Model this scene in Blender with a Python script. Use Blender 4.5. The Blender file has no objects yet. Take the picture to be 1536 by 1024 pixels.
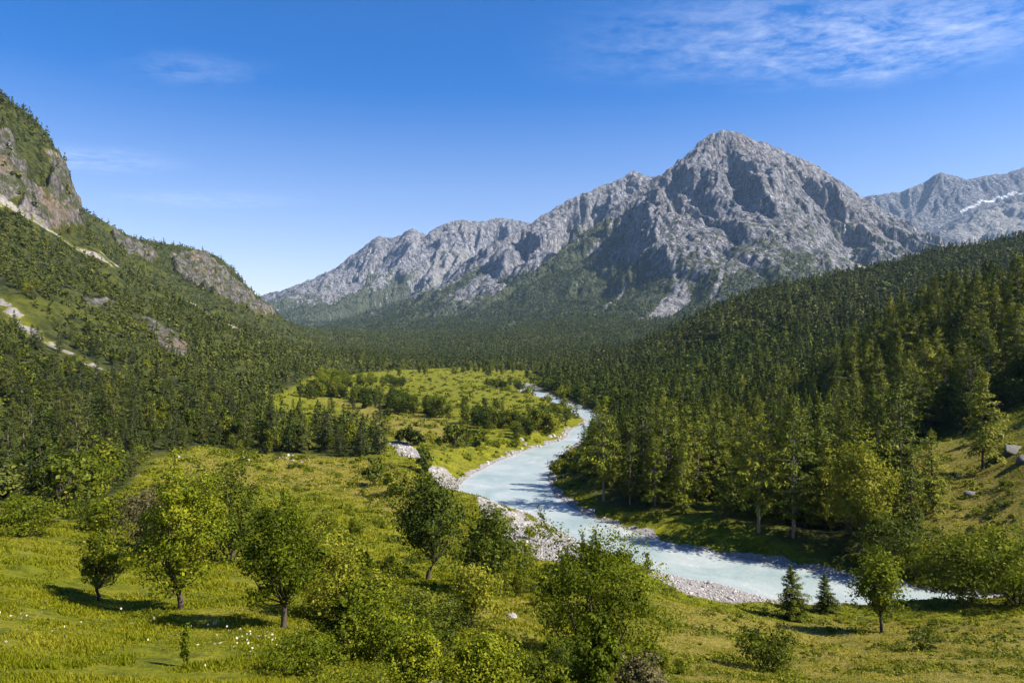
import bpy, math, random
import numpy as np

# ------------------------------------------------------------------ set-up
rng = np.random.default_rng(7)
random.seed(7)
SC = bpy.context.scene
COL = SC.collection
FPX, CX, HOR, CAMZ = 1050.0, 768.0, 500.0, 40.0     # lens (px of a 1536 wide frame), centre, horizon row, eye height over the river

def px2w(px, py, d):
    return np.array([(px - CX) / FPX * d, d, CAMZ + (HOR - py) / FPX * d])

def P(pts):
    return np.array([px2w(*p) for p in pts])

# ------------------------------------------------------------------ noise
def _hash(ix, iy, seed):
    n = (ix.astype(np.int64) * 374761393 + iy.astype(np.int64) * 668265263 + seed * 974634777) & 0xffffffff
    n = ((n ^ (n >> 13)) * 1274126177) & 0xffffffff
    n = ((n ^ (n >> 16)) * 2246822519) & 0xffffffff
    return (n ^ (n >> 15)) & 0xffffffff

def noise(x, y, seed=0):
    x = np.asarray(x, float); y = np.asarray(y, float)
    ix = np.floor(x); iy = np.floor(y)
    fx = x - ix; fy = y - iy
    u = fx * fx * fx * (fx * (fx * 6 - 15) + 10)
    v = fy * fy * fy * (fy * (fy * 6 - 15) + 10)
    def g(dx, dy):
        a = _hash(ix + dx, iy + dy, seed) * (2 * math.pi / 4294967296.0)
        return np.cos(a) * (fx - dx) + np.sin(a) * (fy - dy)
    a = g(0, 0); b = g(1, 0); c = g(0, 1); d = g(1, 1)
    return ((a + (b - a) * u) * (1 - v) + (c + (d - c) * u) * v) * 1.5

def fbm(x, y, octv=4, seed=0, gain=.5):
    s = 0; amp = 1
    for o in range(octv):
        s = s + amp * noise(x * 2 ** o + 17.3 * o, y * 2 ** o - 9.1 * o, seed + o)
        amp *= gain
    return s

def ridged(x, y, octv=4, seed=0, gain=.5):
    s = 0; amp = 1
    for o in range(octv):
        s = s + amp * (1 - 2 * np.abs(noise(x * 2 ** o + 11.7 * o, y * 2 ** o + 5.3 * o, seed + o)))
        amp *= gain
    return s

def sstep(a, b, x):
    t = np.clip((x - a) / (b - a), 0, 1)
    return t * t * (3 - 2 * t)

# ------------------------------------------------------------------ mesh helpers
def mesh_np(name, V, faces, mat=None, attrs=None, smooth=False, fmat=None):
    """V (n,3); faces: list of int arrays (m,k) with constant k each"""
    me = bpy.data.meshes.new(name)
    V = np.ascontiguousarray(V, dtype=np.float32)
    me.vertices.add(len(V)); me.vertices.foreach_set('co', V.ravel())
    faces = [np.asarray(f, dtype=np.int32) for f in faces if len(f)]
    tot = sum(f.size for f in faces); npoly = sum(len(f) for f in faces)
    me.loops.add(tot); me.polygons.add(npoly)
    me.loops.foreach_set('vertex_index', np.concatenate([f.ravel() for f in faces]))
    st = []; o = 0
    for f in faces:
        st.append(o + np.arange(len(f), dtype=np.int32) * f.shape[1]); o += f.size
    me.polygons.foreach_set('loop_start', np.concatenate(st).astype(np.int32))
    for k, a in (attrs or {}).items():
        a = np.ascontiguousarray(a, dtype=np.float32)
        at = me.attributes.new(k, 'FLOAT', 'POINT')
        at.data.foreach_set('value', a)
    me.update(calc_edges=True)
    if smooth:
        me.polygons.foreach_set('use_smooth', np.ones(npoly, dtype=bool))
    for m in (mat if isinstance(mat, (list, tuple)) else [mat]):
        if m is not None:
            me.materials.append(m)
    if fmat is not None:
        me.polygons.foreach_set('material_index', np.asarray(fmat, dtype=np.int32))
    return me

def link(name, me, parent=None):
    o = bpy.data.objects.new(name, me); COL.objects.link(o)
    if parent is not None:
        o.parent = parent
    return o

def tag(o, label=None, cat=None, group=None, kind=None):
    if label: o['label'] = label
    if cat: o['category'] = cat
    if group: o['group'] = group
    if kind: o['kind'] = kind
    return o

# ------------------------------------------------------------------ polylines
def resample(pl, n):
    pl = np.asarray(pl, float)
    s = np.concatenate([[0], np.cumsum(np.linalg.norm(np.diff(pl, axis=0), axis=1))])
    t = np.linspace(0, s[-1], n)
    return np.stack([np.interp(t, s, pl[:, k]) for k in range(pl.shape[1])], 1)

def smooth_pl(pl, n, it=3):
    q = resample(pl, n)
    for _ in range(it):
        q[1:-1] = .25 * q[:-2] + .5 * q[1:-1] + .25 * q[2:]
    return q

def sd_poly(x, y, poly):
    """signed distance (negative inside) of points to a closed polygon"""
    d2 = np.full(x.shape, 1e18); ins = np.zeros(x.shape, bool)
    n = len(poly)
    for i in range(n):
        ax, ay = poly[i][:2]; bx, by = poly[(i + 1) % n][:2]
        ex, ey = bx - ax, by - ay
        L = ex * ex + ey * ey + 1e-12
        t = np.clip(((x - ax) * ex + (y - ay) * ey) / L, 0, 1)
        qx = x - ax - t * ex; qy = y - ay - t * ey
        d2 = np.minimum(d2, qx * qx + qy * qy)
        c = ((ay > y) != (by > y)) & (x < (bx - ax) * (y - ay) / (by - ay + 1e-12) + ax)
        ins ^= c
    d = np.sqrt(d2)
    return np.where(ins, -d, d)

def d_line(x, y, pl):
    d2 = np.full(x.shape, 1e18)
    for i in range(len(pl) - 1):
        ax, ay = pl[i][:2]; bx, by = pl[i + 1][:2]
        ex, ey = bx - ax, by - ay
        t = np.clip(((x - ax) * ex + (y - ay) * ey) / (ex * ex + ey * ey + 1e-12), 0, 1)
        d2 = np.minimum(d2, (x - ax - t * ex) ** 2 + (y - ay - t * ey) ** 2)
    return np.sqrt(d2)

# ------------------------------------------------------------------ the river in plan
def wz0(px, py):
    d = CAMZ * FPX / (py - HOR)
    return ((px - CX) / FPX * d, d)

R_FAR = [wz0(*p) for p in [(1430, 893), (1350, 880), (1280, 866), (1200, 852), (1140, 843), (1040, 825), (980, 808), (930, 790),
                           (880, 774), (850, 757), (828, 738), (820, 716), (828, 697), (850, 676)]] + \
        [(33, 285), (46, 310), (45, 336), (36, 382), (26, 442), (13, 520), (6, 556)]
R_NEAR = [wz0(*p) for p in [(1430, 912), (1350, 906), (1250, 909), (1150, 903), (1060, 888), (1000, 868), (930, 842), (870, 815), (830, 790), (795, 768),
                            (760, 757), (715, 757), (686, 746), (684, 733), (703, 714), (742, 694), (790, 675), (850, 658)]] + \
         [(24, 290), (35, 318), (33, 345), (27, 382), (18, 442), (7, 520), (2, 552)]
R_FAR = [(170, 96), (100, 103)] + R_FAR
R_NEAR = [(170, 80), (100, 92)] + R_NEAR
RF = smooth_pl(R_FAR, 150, 2); RN = smooth_pl(R_NEAR, 150, 2)
RIVER = np.concatenate([RF, RN[::-1]])

# ------------------------------------------------------------------ surveyed points of the valley: (column, row, metres away)
CP = """0 1024 20;300 1024 22;600 1024 26;900 1024 30;1200 1024 42;1536 1024 48
0 900 36;272 912 42;425 935 38;150 897 44;0 800 62;110 806 66;300 850 58;450 900 47;640 868 75;600 940 44;700 930 52;890 990 46
750 900 66;700 800 112;600 780 118;500 760 128;450 720 160;350 690 178;250 690 172;200 740 130;60 760 108
560 700 180;480 690 185;400 685 187;1323 947 76;1188 930 82;1050 940 68;1420 960 68;1536 930 74;1150 1005 52
500 612 330;600 640 265;680 655 250;560 627 300;750 640 270;460 597 370;700 591 420;700 570 560;550 581 480
620 559 650;760 573 560;500 571 560;640 549 800;800 558 680
900 760 147;1140 795 130;1000 772 142;1000 722 175;1250 800 128;1400 860 100;1536 900 86;1480 880 93;1536 800 104;1400 740 135;1420 700 150
1350 690 165;1470 700 143;1536 700 129;1536 620 165;1440 640 180;1340 640 210;1250 658 215;1150 648 250;1000 640 280;950 618 330
1320 545 270;1420 490 270;1536 465 258;1230 600 300;1700 430 265;1700 700 110;1700 880 84;1420 520 380;1536 490 380;1700 480 380
1050 487 700;1000 512 720;950 535 700;880 554 640;1150 447 800;1280 418 900;1420 386 1000;1536 365 1100;1700 335 1150
1050 560 450;1000 565 500;1150 540 480;1250 500 560;1200 565 400;1350 460 650;1450 425 700;1600 400 750
1050 515 1050;1060 492 1700;1280 470 1300;1536 430 1500;1700 420 1600
570 688 188;430 602 340;350 642 250;300 600 290;200 620 240;100 650 200;0 680 165;0 600 230;150 560 320;300 550 400;450 560 480
0 500 330;150 500 420;300 510 520;400 530 580;500 547 640;0 420 430;100 430 500;200 450 580;300 480 680;400 515 800
0 322 560;90 362 600;200 420 720;330 490 860;0 220 610;60 300 625;100 335 640;130 352 660
0 158 665;60 203 690;88 232 705;108 288 730;120 330 740;-150 60 640;-150 300 520;-150 500 300;-150 650 180
-150 800 62;-150 1024 19;0 260 900;60 330 900;115 385 860;-150 200 900
120 315 1100;160 339 1150;230 373 1200;310 382 1250;350 408 1300;385 447 1330;420 481 1380;440 496 1400;520 520 1500
150 380 950;250 432 1000;350 472 1050;420 503 1100;270 402 1150;350 430 1190
60 420 1500;230 440 1700;350 470 1800;440 492 1900;60 470 2200;250 480 2300
640 538 1100;640 520 1500;600 502 2200;740 501 2000;720 512 1500;860 522 1300;850 502 1700;860 480 2200;960 511 1500;990 482 2100;800 539 950;720 549 820;560 537 1000;500 512 1600;480 496 2200
880 548 760;900 533 950;-400 800 60;-400 300 560;-400 600 230;1900 800 95;1900 450 300;1900 350 1000
-500 1300 10;300 1130 11;900 1110 11;1600 1090 14;2100 1050 30;-500 430 2300;1900 430 2300;1000 476 2400;1300 450 2400"""
cp = np.array([[float(v) for v in t.split()] for t in CP.replace('\n', ';').split(';')])
cu = (cp[:, 0] - CX) / FPX; cv = np.log(cp[:, 2]); cq = (HOR - cp[:, 1]) / FPX
def _k(r2):
    return np.where(r2 > 1e-14, .5 * r2 * np.log(np.maximum(r2, 1e-14)), 0)
US, VS = 2.2, 1.0
def tps_fit(u, v, q, lam=2e-4):
    n = len(u); u = u * US; v = v * VS
    K = _k((u[:, None] - u[None]) ** 2 + (v[:, None] - v[None]) ** 2) + lam * np.eye(n)
    Q = np.stack([np.ones(n), u, v], 1)
    A = np.block([[K, Q], [Q.T, np.zeros((3, 3))]])
    return np.linalg.solve(A, np.concatenate([q, np.zeros(3)]))
TW = tps_fit(cu, cv, cq)
def tps(u, v):
    u = np.clip(u, -1.05, 1.05) * US; v = v * VS
    out = TW[-3] + TW[-2] * u + TW[-1] * v
    for i in range(len(cu)):
        out = out + TW[i] * _k((u - cu[i] * US) ** 2 + (v - cv[i] * VS) ** 2)
    return out

# the grid is fine where slopes are seen steeply
vA = np.arange(math.log(7), math.log(480), .0085)
vB = np.arange(math.log(480), math.log(1450), .0030)
vC = np.arange(math.log(1450), math.log(2600), .010)
GV = np.concatenate([vA, vB, vC]); GU = np.linspace(-1.2, 1.2, 860)
UU, VV = np.meshgrid(GU, GV)
YY = np.exp(VV); XX = UU * YY
# thin-plate on a coarser lattice, then bilinear (fast, smooth)
cgv = np.linspace(GV[0], GV[-1], 420); cgu = np.linspace(GU[0], GU[-1], 300)
cUU, cVV = np.meshgrid(cgu, cgv)
cQ = tps(cUU, cVV)
def bil(A, fi, fj):
    i = np.clip(np.floor(fi).astype(int), 0, A.shape[0] - 2); j = np.clip(np.floor(fj).astype(int), 0, A.shape[1] - 2)
    a = np.clip(fi - i, 0, 1); b = np.clip(fj - j, 0, 1)
    return (A[i, j] * (1 - b) + A[i, j + 1] * b) * (1 - a) + (A[i + 1, j] * (1 - b) + A[i + 1, j + 1] * b) * a
QQ = bil(cQ, (VV - cgv[0]) / (cgv[1] - cgv[0]), (UU - cgu[0]) / (cgu[1] - cgu[0]))
ZB = CAMZ + QQ * YY

def near_mask(x, y, poly_px, soft, base=None):
    pass

def pix2base(px, py, dmin=8):
    """where the sight line of a surveyed mark meets the smooth terrain"""
    vs = np.linspace(math.log(dmin), math.log(2300), 3000)
    q = bil(cQ, (vs - cgv[0]) / (cgv[1] - cgv[0]), np.full(vs.shape, ((px - CX) / FPX - cgu[0]) / (cgu[1] - cgu[0])))
    row = HOR - q * FPX
    hit = np.nonzero(row <= py)[0]
    d = math.exp(vs[hit[0]]) if len(hit) else 2300
    return ((px - CX) / FPX * d, d)

def softmask(x, y, pts_px, soft, dmin=8):
    w = np.array([pix2base(*p, dmin=dmin) for p in pts_px])
    out = np.zeros(x.shape)
    lo = w.min(0) - 3 * soft; hi = w.max(0) + 3 * soft
    m = (x > lo[0]) & (x < hi[0]) & (y > lo[1]) & (y < hi[1])
    if m.any():
        out[m] = np.clip(.5 - sd_poly(x[m], y[m], w) / soft, 0, 1)
    return out

def linemask(x, y, pts_px, width, soft, dmin=8):
    w = np.array([pix2base(*p, dmin=dmin) for p in pts_px])
    w = resample(w, 40)
    out = np.zeros(x.shape)
    lo = w.min(0) - width - 3 * soft; hi = w.max(0) + width + 3 * soft
    m = (x > lo[0]) & (x < hi[0]) & (y > lo[1]) & (y < hi[1])
    if m.any():
        out[m] = np.clip(.5 - (d_line(x[m], y[m], w) - width) / soft, 0, 1)
    return out

# river distance
RD = np.full(XX.shape, 999.0)
m = (YY < 760) & (XX > -90) & (XX < 260)
RD[m] = sd_poly(XX[m], YY[m], RIVER)

# stone, rock and meadow masks (what lies there, not how it is lit)
gravel = np.zeros(XX.shape)
for poly, soft in (([(715, 745), (780, 740), (820, 770), (860, 800), (880, 830), (850, 845), (800, 838), (765, 818), (742, 790), (722, 768)], 1.5),
                   ([(960, 835), (1060, 860), (1150, 880), (1210, 892), (1165, 903), (1100, 901), (1030, 889), (975, 865)], 1.5),
                   ([(690, 738), (712, 706), (668, 688), (640, 692), (668, 712)], 2.5),
                   ([(583, 664), (610, 664), (640, 690), (600, 682)], 3),
                   ([(795, 668), (850, 640), (880, 640), (840, 660)], 3),
                   ([(775, 585), (790, 573), (812, 580), (815, 592)], 4)):
    gravel = np.maximum(gravel, softmask(XX, YY, poly, soft))
gravel = np.maximum(gravel, np.clip(1 - (RD - 1.2 - 2.4 * noise(XX / 8, YY / 8, 5) - 1.0 * noise(XX / 2.5, YY / 2.5, 6)) / 1.0, 0, 1) * (RD < 50))
rock = np.zeros(XX.shape)
for poly, soft in (([(-250, 260), (-60, 190), (0, 208), (22, 235), (42, 272), (40, 306), (10, 306), (-150, 290)], 5),
                   ([(66, 224), (88, 236), (112, 290), (128, 345), (75, 352), (38, 330), (70, 296), (80, 258)], 5),
                   ([(38, 290), (75, 300), (70, 345), (30, 320)], 5),
                   ([(256, 389), (300, 390), (343, 414), (383, 456), (416, 483), (380, 474), (320, 446), (264, 412)], 7),
                   ([(168, 352), (205, 368), (240, 392), (225, 398), (182, 373)], 5),
                   ([(195, 470), (235, 490), (270, 510), (300, 545), (250, 530), (205, 490)], 5),
                   ([(120, 445), (175, 455), (180, 470), (130, 462)], 5)):
    rock = np.maximum(rock, softmask(XX, YY, poly, soft, 100))
rock *= YY < 1420
scree = np.zeros(XX.shape); scree_wide = np.zeros(XX.shape)
for pl, wd in (([(-40, 285), (20, 320), (90, 362), (160, 400), (240, 445), (300, 478), (370, 508), (410, 520)], 5.2),
               ([(-30, 430), (0, 460), (45, 492), (85, 522), (140, 552)], 3.8),
               ([(150, 385), (230, 430), (330, 480)], 2.4)):
    scree = np.maximum(scree, linemask(XX, YY, pl, wd, 4, 100))
    scree_wide = np.maximum(scree_wide, linemask(XX, YY, pl, wd + 5, 4, 100))
scree *= np.clip(.80 + .9 * noise(XX / 14, YY / 22, 31), 0, 1) * (YY < 1100)
meadow = np.zeros(XX.shape)      # open sunlit grass
for poly, soft in (([(470, 600), (560, 605), (700, 630), (850, 640), (790, 675), (690, 700), (650, 690), (585, 690), (590, 650), (540, 618)], 6),
                   ([(470, 600), (560, 606), (650, 625), (590, 600), (470, 575), (440, 580)], 6),
                   ([(395, 592), (450, 588), (560, 606), (590, 650), (560, 640), (480, 630), (410, 615)], 5),
                   ([(400, 600), (440, 578), (500, 566), (585, 556), (700, 550), (800, 556), (815, 580), (845, 610), (880, 640), (800, 680), (690, 700), (590, 690), (583, 660), (480, 640), (420, 625)], 4),
                   ([(585, 560), (700, 553), (790, 560), (800, 592), (740, 605), (620, 585)], 8)):
    meadow = np.maximum(meadow, softmask(XX, YY, poly, soft))
dryf = np.zeros(XX.shape)
for poly, soft in (([(395, 680), (560, 690), (640, 720), (590, 780), (520, 740), (400, 720)], 8),
                   ([(240, 690), (300, 680), (380, 700), (420, 730), (330, 740), (250, 730)], 8),
                   ([(470, 596), (600, 606), (700, 640), (690, 668), (590, 655), (540, 618)], 8),
                   ([(1000, 905), (1250, 930), (1560, 925), (1560, 1060), (930, 1060), (960, 960)], 6),
                   ([(610, 880), (700, 900), (800, 900), (790, 960), (640, 960)], 6),
                   ([(1340, 680), (1536, 640), (1560, 760), (1380, 800), (1360, 740)], 8)):
    dryf = np.maximum(dryf, softmask(XX, YY, poly, soft))

# small relief
und = fbm(XX / 9, YY / 9, 3, 3) * .28 * np.clip(YY / 60, .35, 1.4) + fbm(XX / 38, YY / 38, 3, 8) * .5 * sstep(40, 160, YY)
slope_zone = sstep(14, 40, ZB) * sstep(200, 420, YY)
und = und + slope_zone * (fbm(XX / 55, YY / 55, 4, 21) * 5 + ridged(XX / 90, YY / 200, 3, 23) * 3)
und = und + sstep(700, 1300, YY) * fbm(XX / 90, YY / 90, 4, 41) * 7 * (ZB > 15)
# cliffs: ribs and ledges
crag = rock * sstep(520, 600, YY)
und = und + crag * (ridged(XX / 16, YY / 60, 4, 51) * 7 + fbm(XX / 7, YY / 20, 3, 53) * 3.5 + 3 * np.sin(ZB / 5 + 3 * noise(XX / 30, YY / 30, 3)))
und = und + gravel * np.abs(fbm(XX / 1.3, YY / 1.3, 2, 61)) * .10
ZZ = ZB + und
# the river bed and its banks
prof = np.where(RD < 0, -1.5 * np.clip(-RD / 3, 0, 1) - .05, .02 + .16 * RD + .05 * fbm(XX / 2, YY / 2, 2, 71))
w = sstep(3, 14, RD)
steep = (XX > RF[:, 0].min()) & (YY < 260) & (YY > 95)
ZZ = np.where(RD < 14, prof * (1 - w) + np.maximum(ZZ, .6) * w, np.where(RD < 900, np.maximum(ZZ, .5), ZZ))

def gz(x, y):
    """height of the built ground"""
    x = np.asarray(x, float); y = np.asarray(y, float)
    v = np.log(np.maximum(y, 7.1)); fi = np.interp(v, GV, np.arange(len(GV)))
    fj = (x / np.maximum(y, 7.1) - GU[0]) / (GU[1] - GU[0])
    return bil(ZZ, fi, fj)

def gattr(A, x, y):
    v = np.log(np.maximum(np.asarray(y, float), 7.1)); fi = np.interp(v, GV, np.arange(len(GV)))
    return bil(A, fi, (np.asarray(x, float) / np.maximum(y, 7.1) - GU[0]) / (GU[1] - GU[0]))

def at(px, py, dmin=8):
    """ground point (x, y, z) seen at a mark"""
    ys = np.exp(np.linspace(math.log(dmin), math.log(2300), 4000)); xs = (px - CX) / FPX * ys
    row = HOR - (gz(xs, ys) - CAMZ) / ys * FPX
    hit = np.nonzero(row <= py)[0]
    i = hit[0] if len(hit) else len(ys) - 1
    return float(xs[i]), float(ys[i]), float(gz(xs[i:i + 1], ys[i:i + 1])[0])
HAZE = 3.0e-5
EXPO = 1.3
CLOUDS = [(1170, 45, 1.0, .62, -20, .5), (1400, 55, .95, .60, -25, .55), (1330, 100, .5, .3, -25, .3), (290, 105, .40, .25, 0, .3), (130, 240, .7, .5, 0, .5), (310, 300, 1.0, .5, 0, .42)]

# ------------------------------------------------------------------ node helpers
def new_mat(name):
    m = bpy.data.materials.new(name); m.use_nodes = True
    nt = m.node_tree
    b = nt.nodes['Principled BSDF']
    b.inputs['Specular IOR Level'].default_value = .25
    return m, nt, b

class NT:
    def __init__(s, nt): s.nt = nt
    def n(s, typ, **kw):
        x = s.nt.nodes.new(typ)
        for k, v in kw.items(): setattr(x, k, v)
        return x
    def l(s, a, b): s.nt.links.new(a, b)
    def attr(s, name): return s.n('ShaderNodeAttribute', attribute_name=name).outputs['Fac']
    def pos(s): return s.n('ShaderNodeNewGeometry').outputs['Position']
    def scalev(s, vec, sc):
        m = s.n('ShaderNodeMapping'); m.inputs['Scale'].default_value = sc if hasattr(sc, '__len__') else (sc,) * 3
        s.l(vec, m.inputs['Vector']); return m.outputs['Vector']
    def noise(s, vec, scale, detail=4, rough=.6, dist=0):
        t = s.n('ShaderNodeTexNoise'); t.inputs['Scale'].default_value = scale; t.inputs['Detail'].default_value = detail
        t.inputs['Roughness'].default_value = rough; t.inputs['Distortion'].default_value = dist
        s.l(vec, t.inputs['Vector']); return t.outputs['Fac']
    def ramp(s, fac, stops, interp='LINEAR'):
        r = s.n('ShaderNodeValToRGB'); r.color_ramp.interpolation = interp
        e = r.color_ramp.elements
        while len(e) < len(stops): e.new(.5)
        for i, (p, c) in enumerate(stops):
            e[i].position = p; e[i].color = (c if hasattr(c, '__len__') else (c, c, c)) + ((1,) if not hasattr(c, '__len__') or len(c) == 3 else ())
        s.l(fac, r.inputs['Fac']); return r.outputs['Color']
    def mix(s, fac, a, b, blend='MIX'):
        m = s.n('ShaderNodeMix', data_type='RGBA', blend_type=blend)
        for v, i in ((fac, 0), (a, 6), (b, 7)):
            if hasattr(v, 'is_linked') or hasattr(v, 'links'): s.l(v, m.inputs[i])
            elif i == 0: m.inputs[0].default_value = v
            else: m.inputs[i].default_value = tuple(v) + (1,)
        return m.outputs[2]
    def math(s, op, a, b=None, c=None, clamp=False):
        m = s.n('ShaderNodeMath', operation=op, use_clamp=clamp)
        for i, v in enumerate((a, b, c)):
            if v is None: continue
            if hasattr(v, 'links'): s.l(v, m.inputs[i])
            else: m.inputs[i].default_value = v
        return m.outputs[0]
    def bump(s, h, strength, dist):
        b = s.n('ShaderNodeBump'); b.inputs['Strength'].default_value = strength; b.inputs['Distance'].default_value = dist
        s.l(h, b.inputs['Height']); return b.outputs['Normal']

# ------------------------------------------------------------------ ground material
def ground_material():
    m, nt, b = new_mat('meadow_ground'); N = NT(nt)
    p = N.pos()
    big = N.noise(p, .045, 4); mid = N.noise(p, .35, 5, .65); fine = N.noise(p, 2.6, 5, .7); tiny = N.noise(p, 9, 3, .7)
    green = N.ramp(mid, [(.3, (.070, .086, .003)), (.5, (.142, .146, .005)), (.68, (.205, .188, .012))])
    dry = N.ramp(fine, [(.3, (.115, .100, .013)), (.5, (.185, .150, .027)), (.7, (.255, .20, .055))])
    dfac = N.math('ADD', N.math('MULTIPLY', N.attr('dry'), 1.05), N.math('MULTIPLY', N.math('SUBTRACT', big, .5), 1.6))
    dfac = N.math('ADD', dfac, N.math('MULTIPLY', N.math('SUBTRACT', fine, .5), .9), clamp=True)
    c = N.mix(dfac, green, dry)
    c = N.mix(N.math('MULTIPLY', N.ramp(tiny, [(.35, 1.0), (.55, 0.0)]), .45), c, (.040, .050, .006))
    herbs = N.ramp(N.noise(p, .55, 6, .78, .3), [(.51, 0.0), (.58, .85)])
    c = N.mix(herbs, c, N.mix(fine, (.030, .042, .004), (.085, .095, .008)))
    bare = N.ramp(N.noise(p, .21, 7, .8), [(.62, 0.0), (.70, .6)])
    c = N.mix(bare, c, (.19, .155, .06))
    shrub = N.ramp(N.noise(p, .16, 6, .7), [(.46, 0.0), (.56, 1.0)])
    fl = N.mix(shrub, (.015, .021, .006), (.046, .050, .010))
    c = N.mix(N.attr('wood'), c, fl)
    # broken stone
    st = N.ramp(N.noise(p, 5, 4, .7), [(.3, (.12, .108, .098)), (.5, (.23, .21, .196)), (.7, (.34, .315, .297))])
    gf = N.math('ADD', N.attr('gravel'), N.math('MULTIPLY', N.math('SUBTRACT', fine, .5), 1.1))
    gf = N.ramp(gf, [(.40, 0.0), (.58, 1.0)])
    c = N.mix(gf, c, st)
    wet = N.attr('wet')
    c = N.mix(N.math('MULTIPLY', wet, .55), c, (.10, .095, .085))
    # cliffs
    pr = N.scalev(p, (.11, .11, .035))
    rk = N.ramp(N.noise(N.scalev(p, (.20, .20, .07)), 1.0, 5, .62, .8), [(.30, (.028, .026, .026)), (.45, (.095, .086, .082)), (.58, (.18, .163, .156)), (.72, (.28, .256, .242))])
    warm = N.ramp(N.noise(p, .03, 3), [(.52, 0.0), (.66, .55)])
    rk = N.mix(warm, rk, (.21, .145, .075))
    vegp = N.ramp(N.noise(p, .075, 7, .75), [(.48, 0.0), (.53, 1.0)])
    veg = N.mix(N.noise(p, .3, 4), (.022, .032, .007), (.066, .076, .013))
    rk = N.mix(N.math('MULTIPLY', vegp, .8), rk, veg)
    rf = N.math('ADD', N.attr('rock'), N.math('MULTIPLY', N.math('SUBTRACT', N.noise(p, .085, 7, .78), .5), 2.0))
    c = N.mix(N.ramp(rf, [(.42, 0.0), (.55, 1.0)]), c, rk)
    sf = N.math('ADD', N.math('MULTIPLY', N.attr('scree'), .72), N.math('MULTIPLY', N.math('SUBTRACT', N.noise(p, .16, 5, .66), .5), 2.2))
    sc = N.ramp(N.noise(p, .5, 6, .75), [(.3, (.11, .098, .092)), (.5, (.20, .18, .17)), (.7, (.30, .275, .26))])
    c = N.mix(N.ramp(sf, [(.40, 0.0), (.52, 1.0)]), c, sc)
    N.l(c, b.inputs['Base Color']); b.inputs['Roughness'].default_value = .95
    b.inputs['Specular IOR Level'].default_value = .1
    h = N.math('ADD', N.math('MULTIPLY', fine, .35), N.math('MULTIPLY', tiny, .12))
    h2 = N.math('MULTIPLY', N.noise(N.scalev(p, (.16, .16, .05)), 1.0, 6, .62, .5), N.math('MULTIPLY', N.attr('rock'), 22.0))
    N.l(N.bump(N.math('ADD', h, h2), .8, 1.0), b.inputs['Normal'])
    return m

GROUND_MAT = ground_material()
wood = np.clip(sstep(60, 140, YY) * (1 - meadow) * (1 - rock) * (1 - scree), 0, 1)
openland = np.zeros(XX.shape)
for poly, soft in (([(-100, 800), (110, 790), (180, 740), (235, 690), (300, 668), (400, 680), (570, 692), (590, 650), (850, 640), (690, 700), (690, 740), (720, 800), (900, 900), (1000, 880), (1536, 905), (1700, 1100), (-100, 1100)], 3),
                   ([(1340, 700), (1400, 650), (1440, 665), (1536, 600), (1600, 620), (1600, 800), (1440, 840), (1370, 790)], 4),
                   ([(815, 715), (870, 770), (960, 810), (1140, 845), (1280, 860), (1300, 830), (1130, 790), (900, 745), (850, 700)], 2)):
    openland = np.maximum(openland, softmask(XX, YY, poly, soft))
nearside = np.concatenate([RN[RN[:, 1] < 330], np.array([pix2base(*p) for p in [(600, 632), (590, 660), (583, 690), (400, 682), (300, 668), (235, 690), (180, 740), (110, 795), (-100, 800)]] + [(-60, 8), (170, 8)])])
m_ = YY < 360
nm = np.zeros(XX.shape); nm[m_] = np.clip(.5 - sd_poly(XX[m_], YY[m_], nearside) / 2, 0, 1)
openland = np.maximum(openland, nm)
wood = np.clip(wood - openland, 0, 1)
wood *= np.where(YY < 260, np.clip(.75 + .9 * noise(XX / 30, YY / 30, 91), .25, 1), np.clip(1.08 + .6 * noise(XX / 40, YY / 60, 91), .78, 1))
wet = np.clip(1 - RD / .8, 0, 1) * (RD < 5)

nI, nJ = XX.shape
VID = np.arange(nI * nJ).reshape(nI, nJ)
Fq = np.stack([VID[:-1, :-1], VID[:-1, 1:], VID[1:, 1:], VID[1:, :-1]], -1).reshape(-1, 4)
cxf = ((XX[:-1, :-1] + XX[1:, 1:]) / 2).ravel(); cyf = ((YY[:-1, :-1] + YY[1:, 1:]) / 2).ravel()
u_ = cxf / cyf
left_foot = np.interp(np.log(cyf), np.log([7, 95, 130, 180, 260, 340, 480, 640, 900, 2600]), [-2, -2, -.62, -.33, -.40, -.36, -.30, -.26, -.30, -.31])
right_foot = np.interp(np.log(cyf), np.log([7, 80, 100, 150, 220, 280, 330, 500, 640, 900, 2600]), [2, 2, .60, .52, .42, .25, .20, .17, .12, .10, .10])
zone = np.where(u_ < left_foot, 1, np.where(u_ > right_foot, 2, 0))
GVERT = np.stack([XX, YY, ZZ], -1).reshape(-1, 3)
GAT = dict(dry=dryf, gravel=gravel, rock=rock, scree=scree, wood=wood, wet=wet)
def sub_ground(name, sel, label):
    f = Fq[sel]
    used = np.unique(f); remap = np.full(nI * nJ, -1, np.int32); remap[used] = np.arange(len(used))
    me = mesh_np(name, GVERT[used], [remap[f]], GROUND_MAT, {k: a.ravel()[used] for k, a in GAT.items()}, smooth=True)
    o = link(name, me); tag(o, label, None, None, 'structure'); return o
sub_ground('ground', zone == 0, 'grassy valley floor and foreground meadow along the river')
sub_ground('hillside', zone == 1, 'steep wooded slope below the grey crag')
sub_ground('hill', zone == 2, 'wooded hill rising from the far bank of the river')

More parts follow.
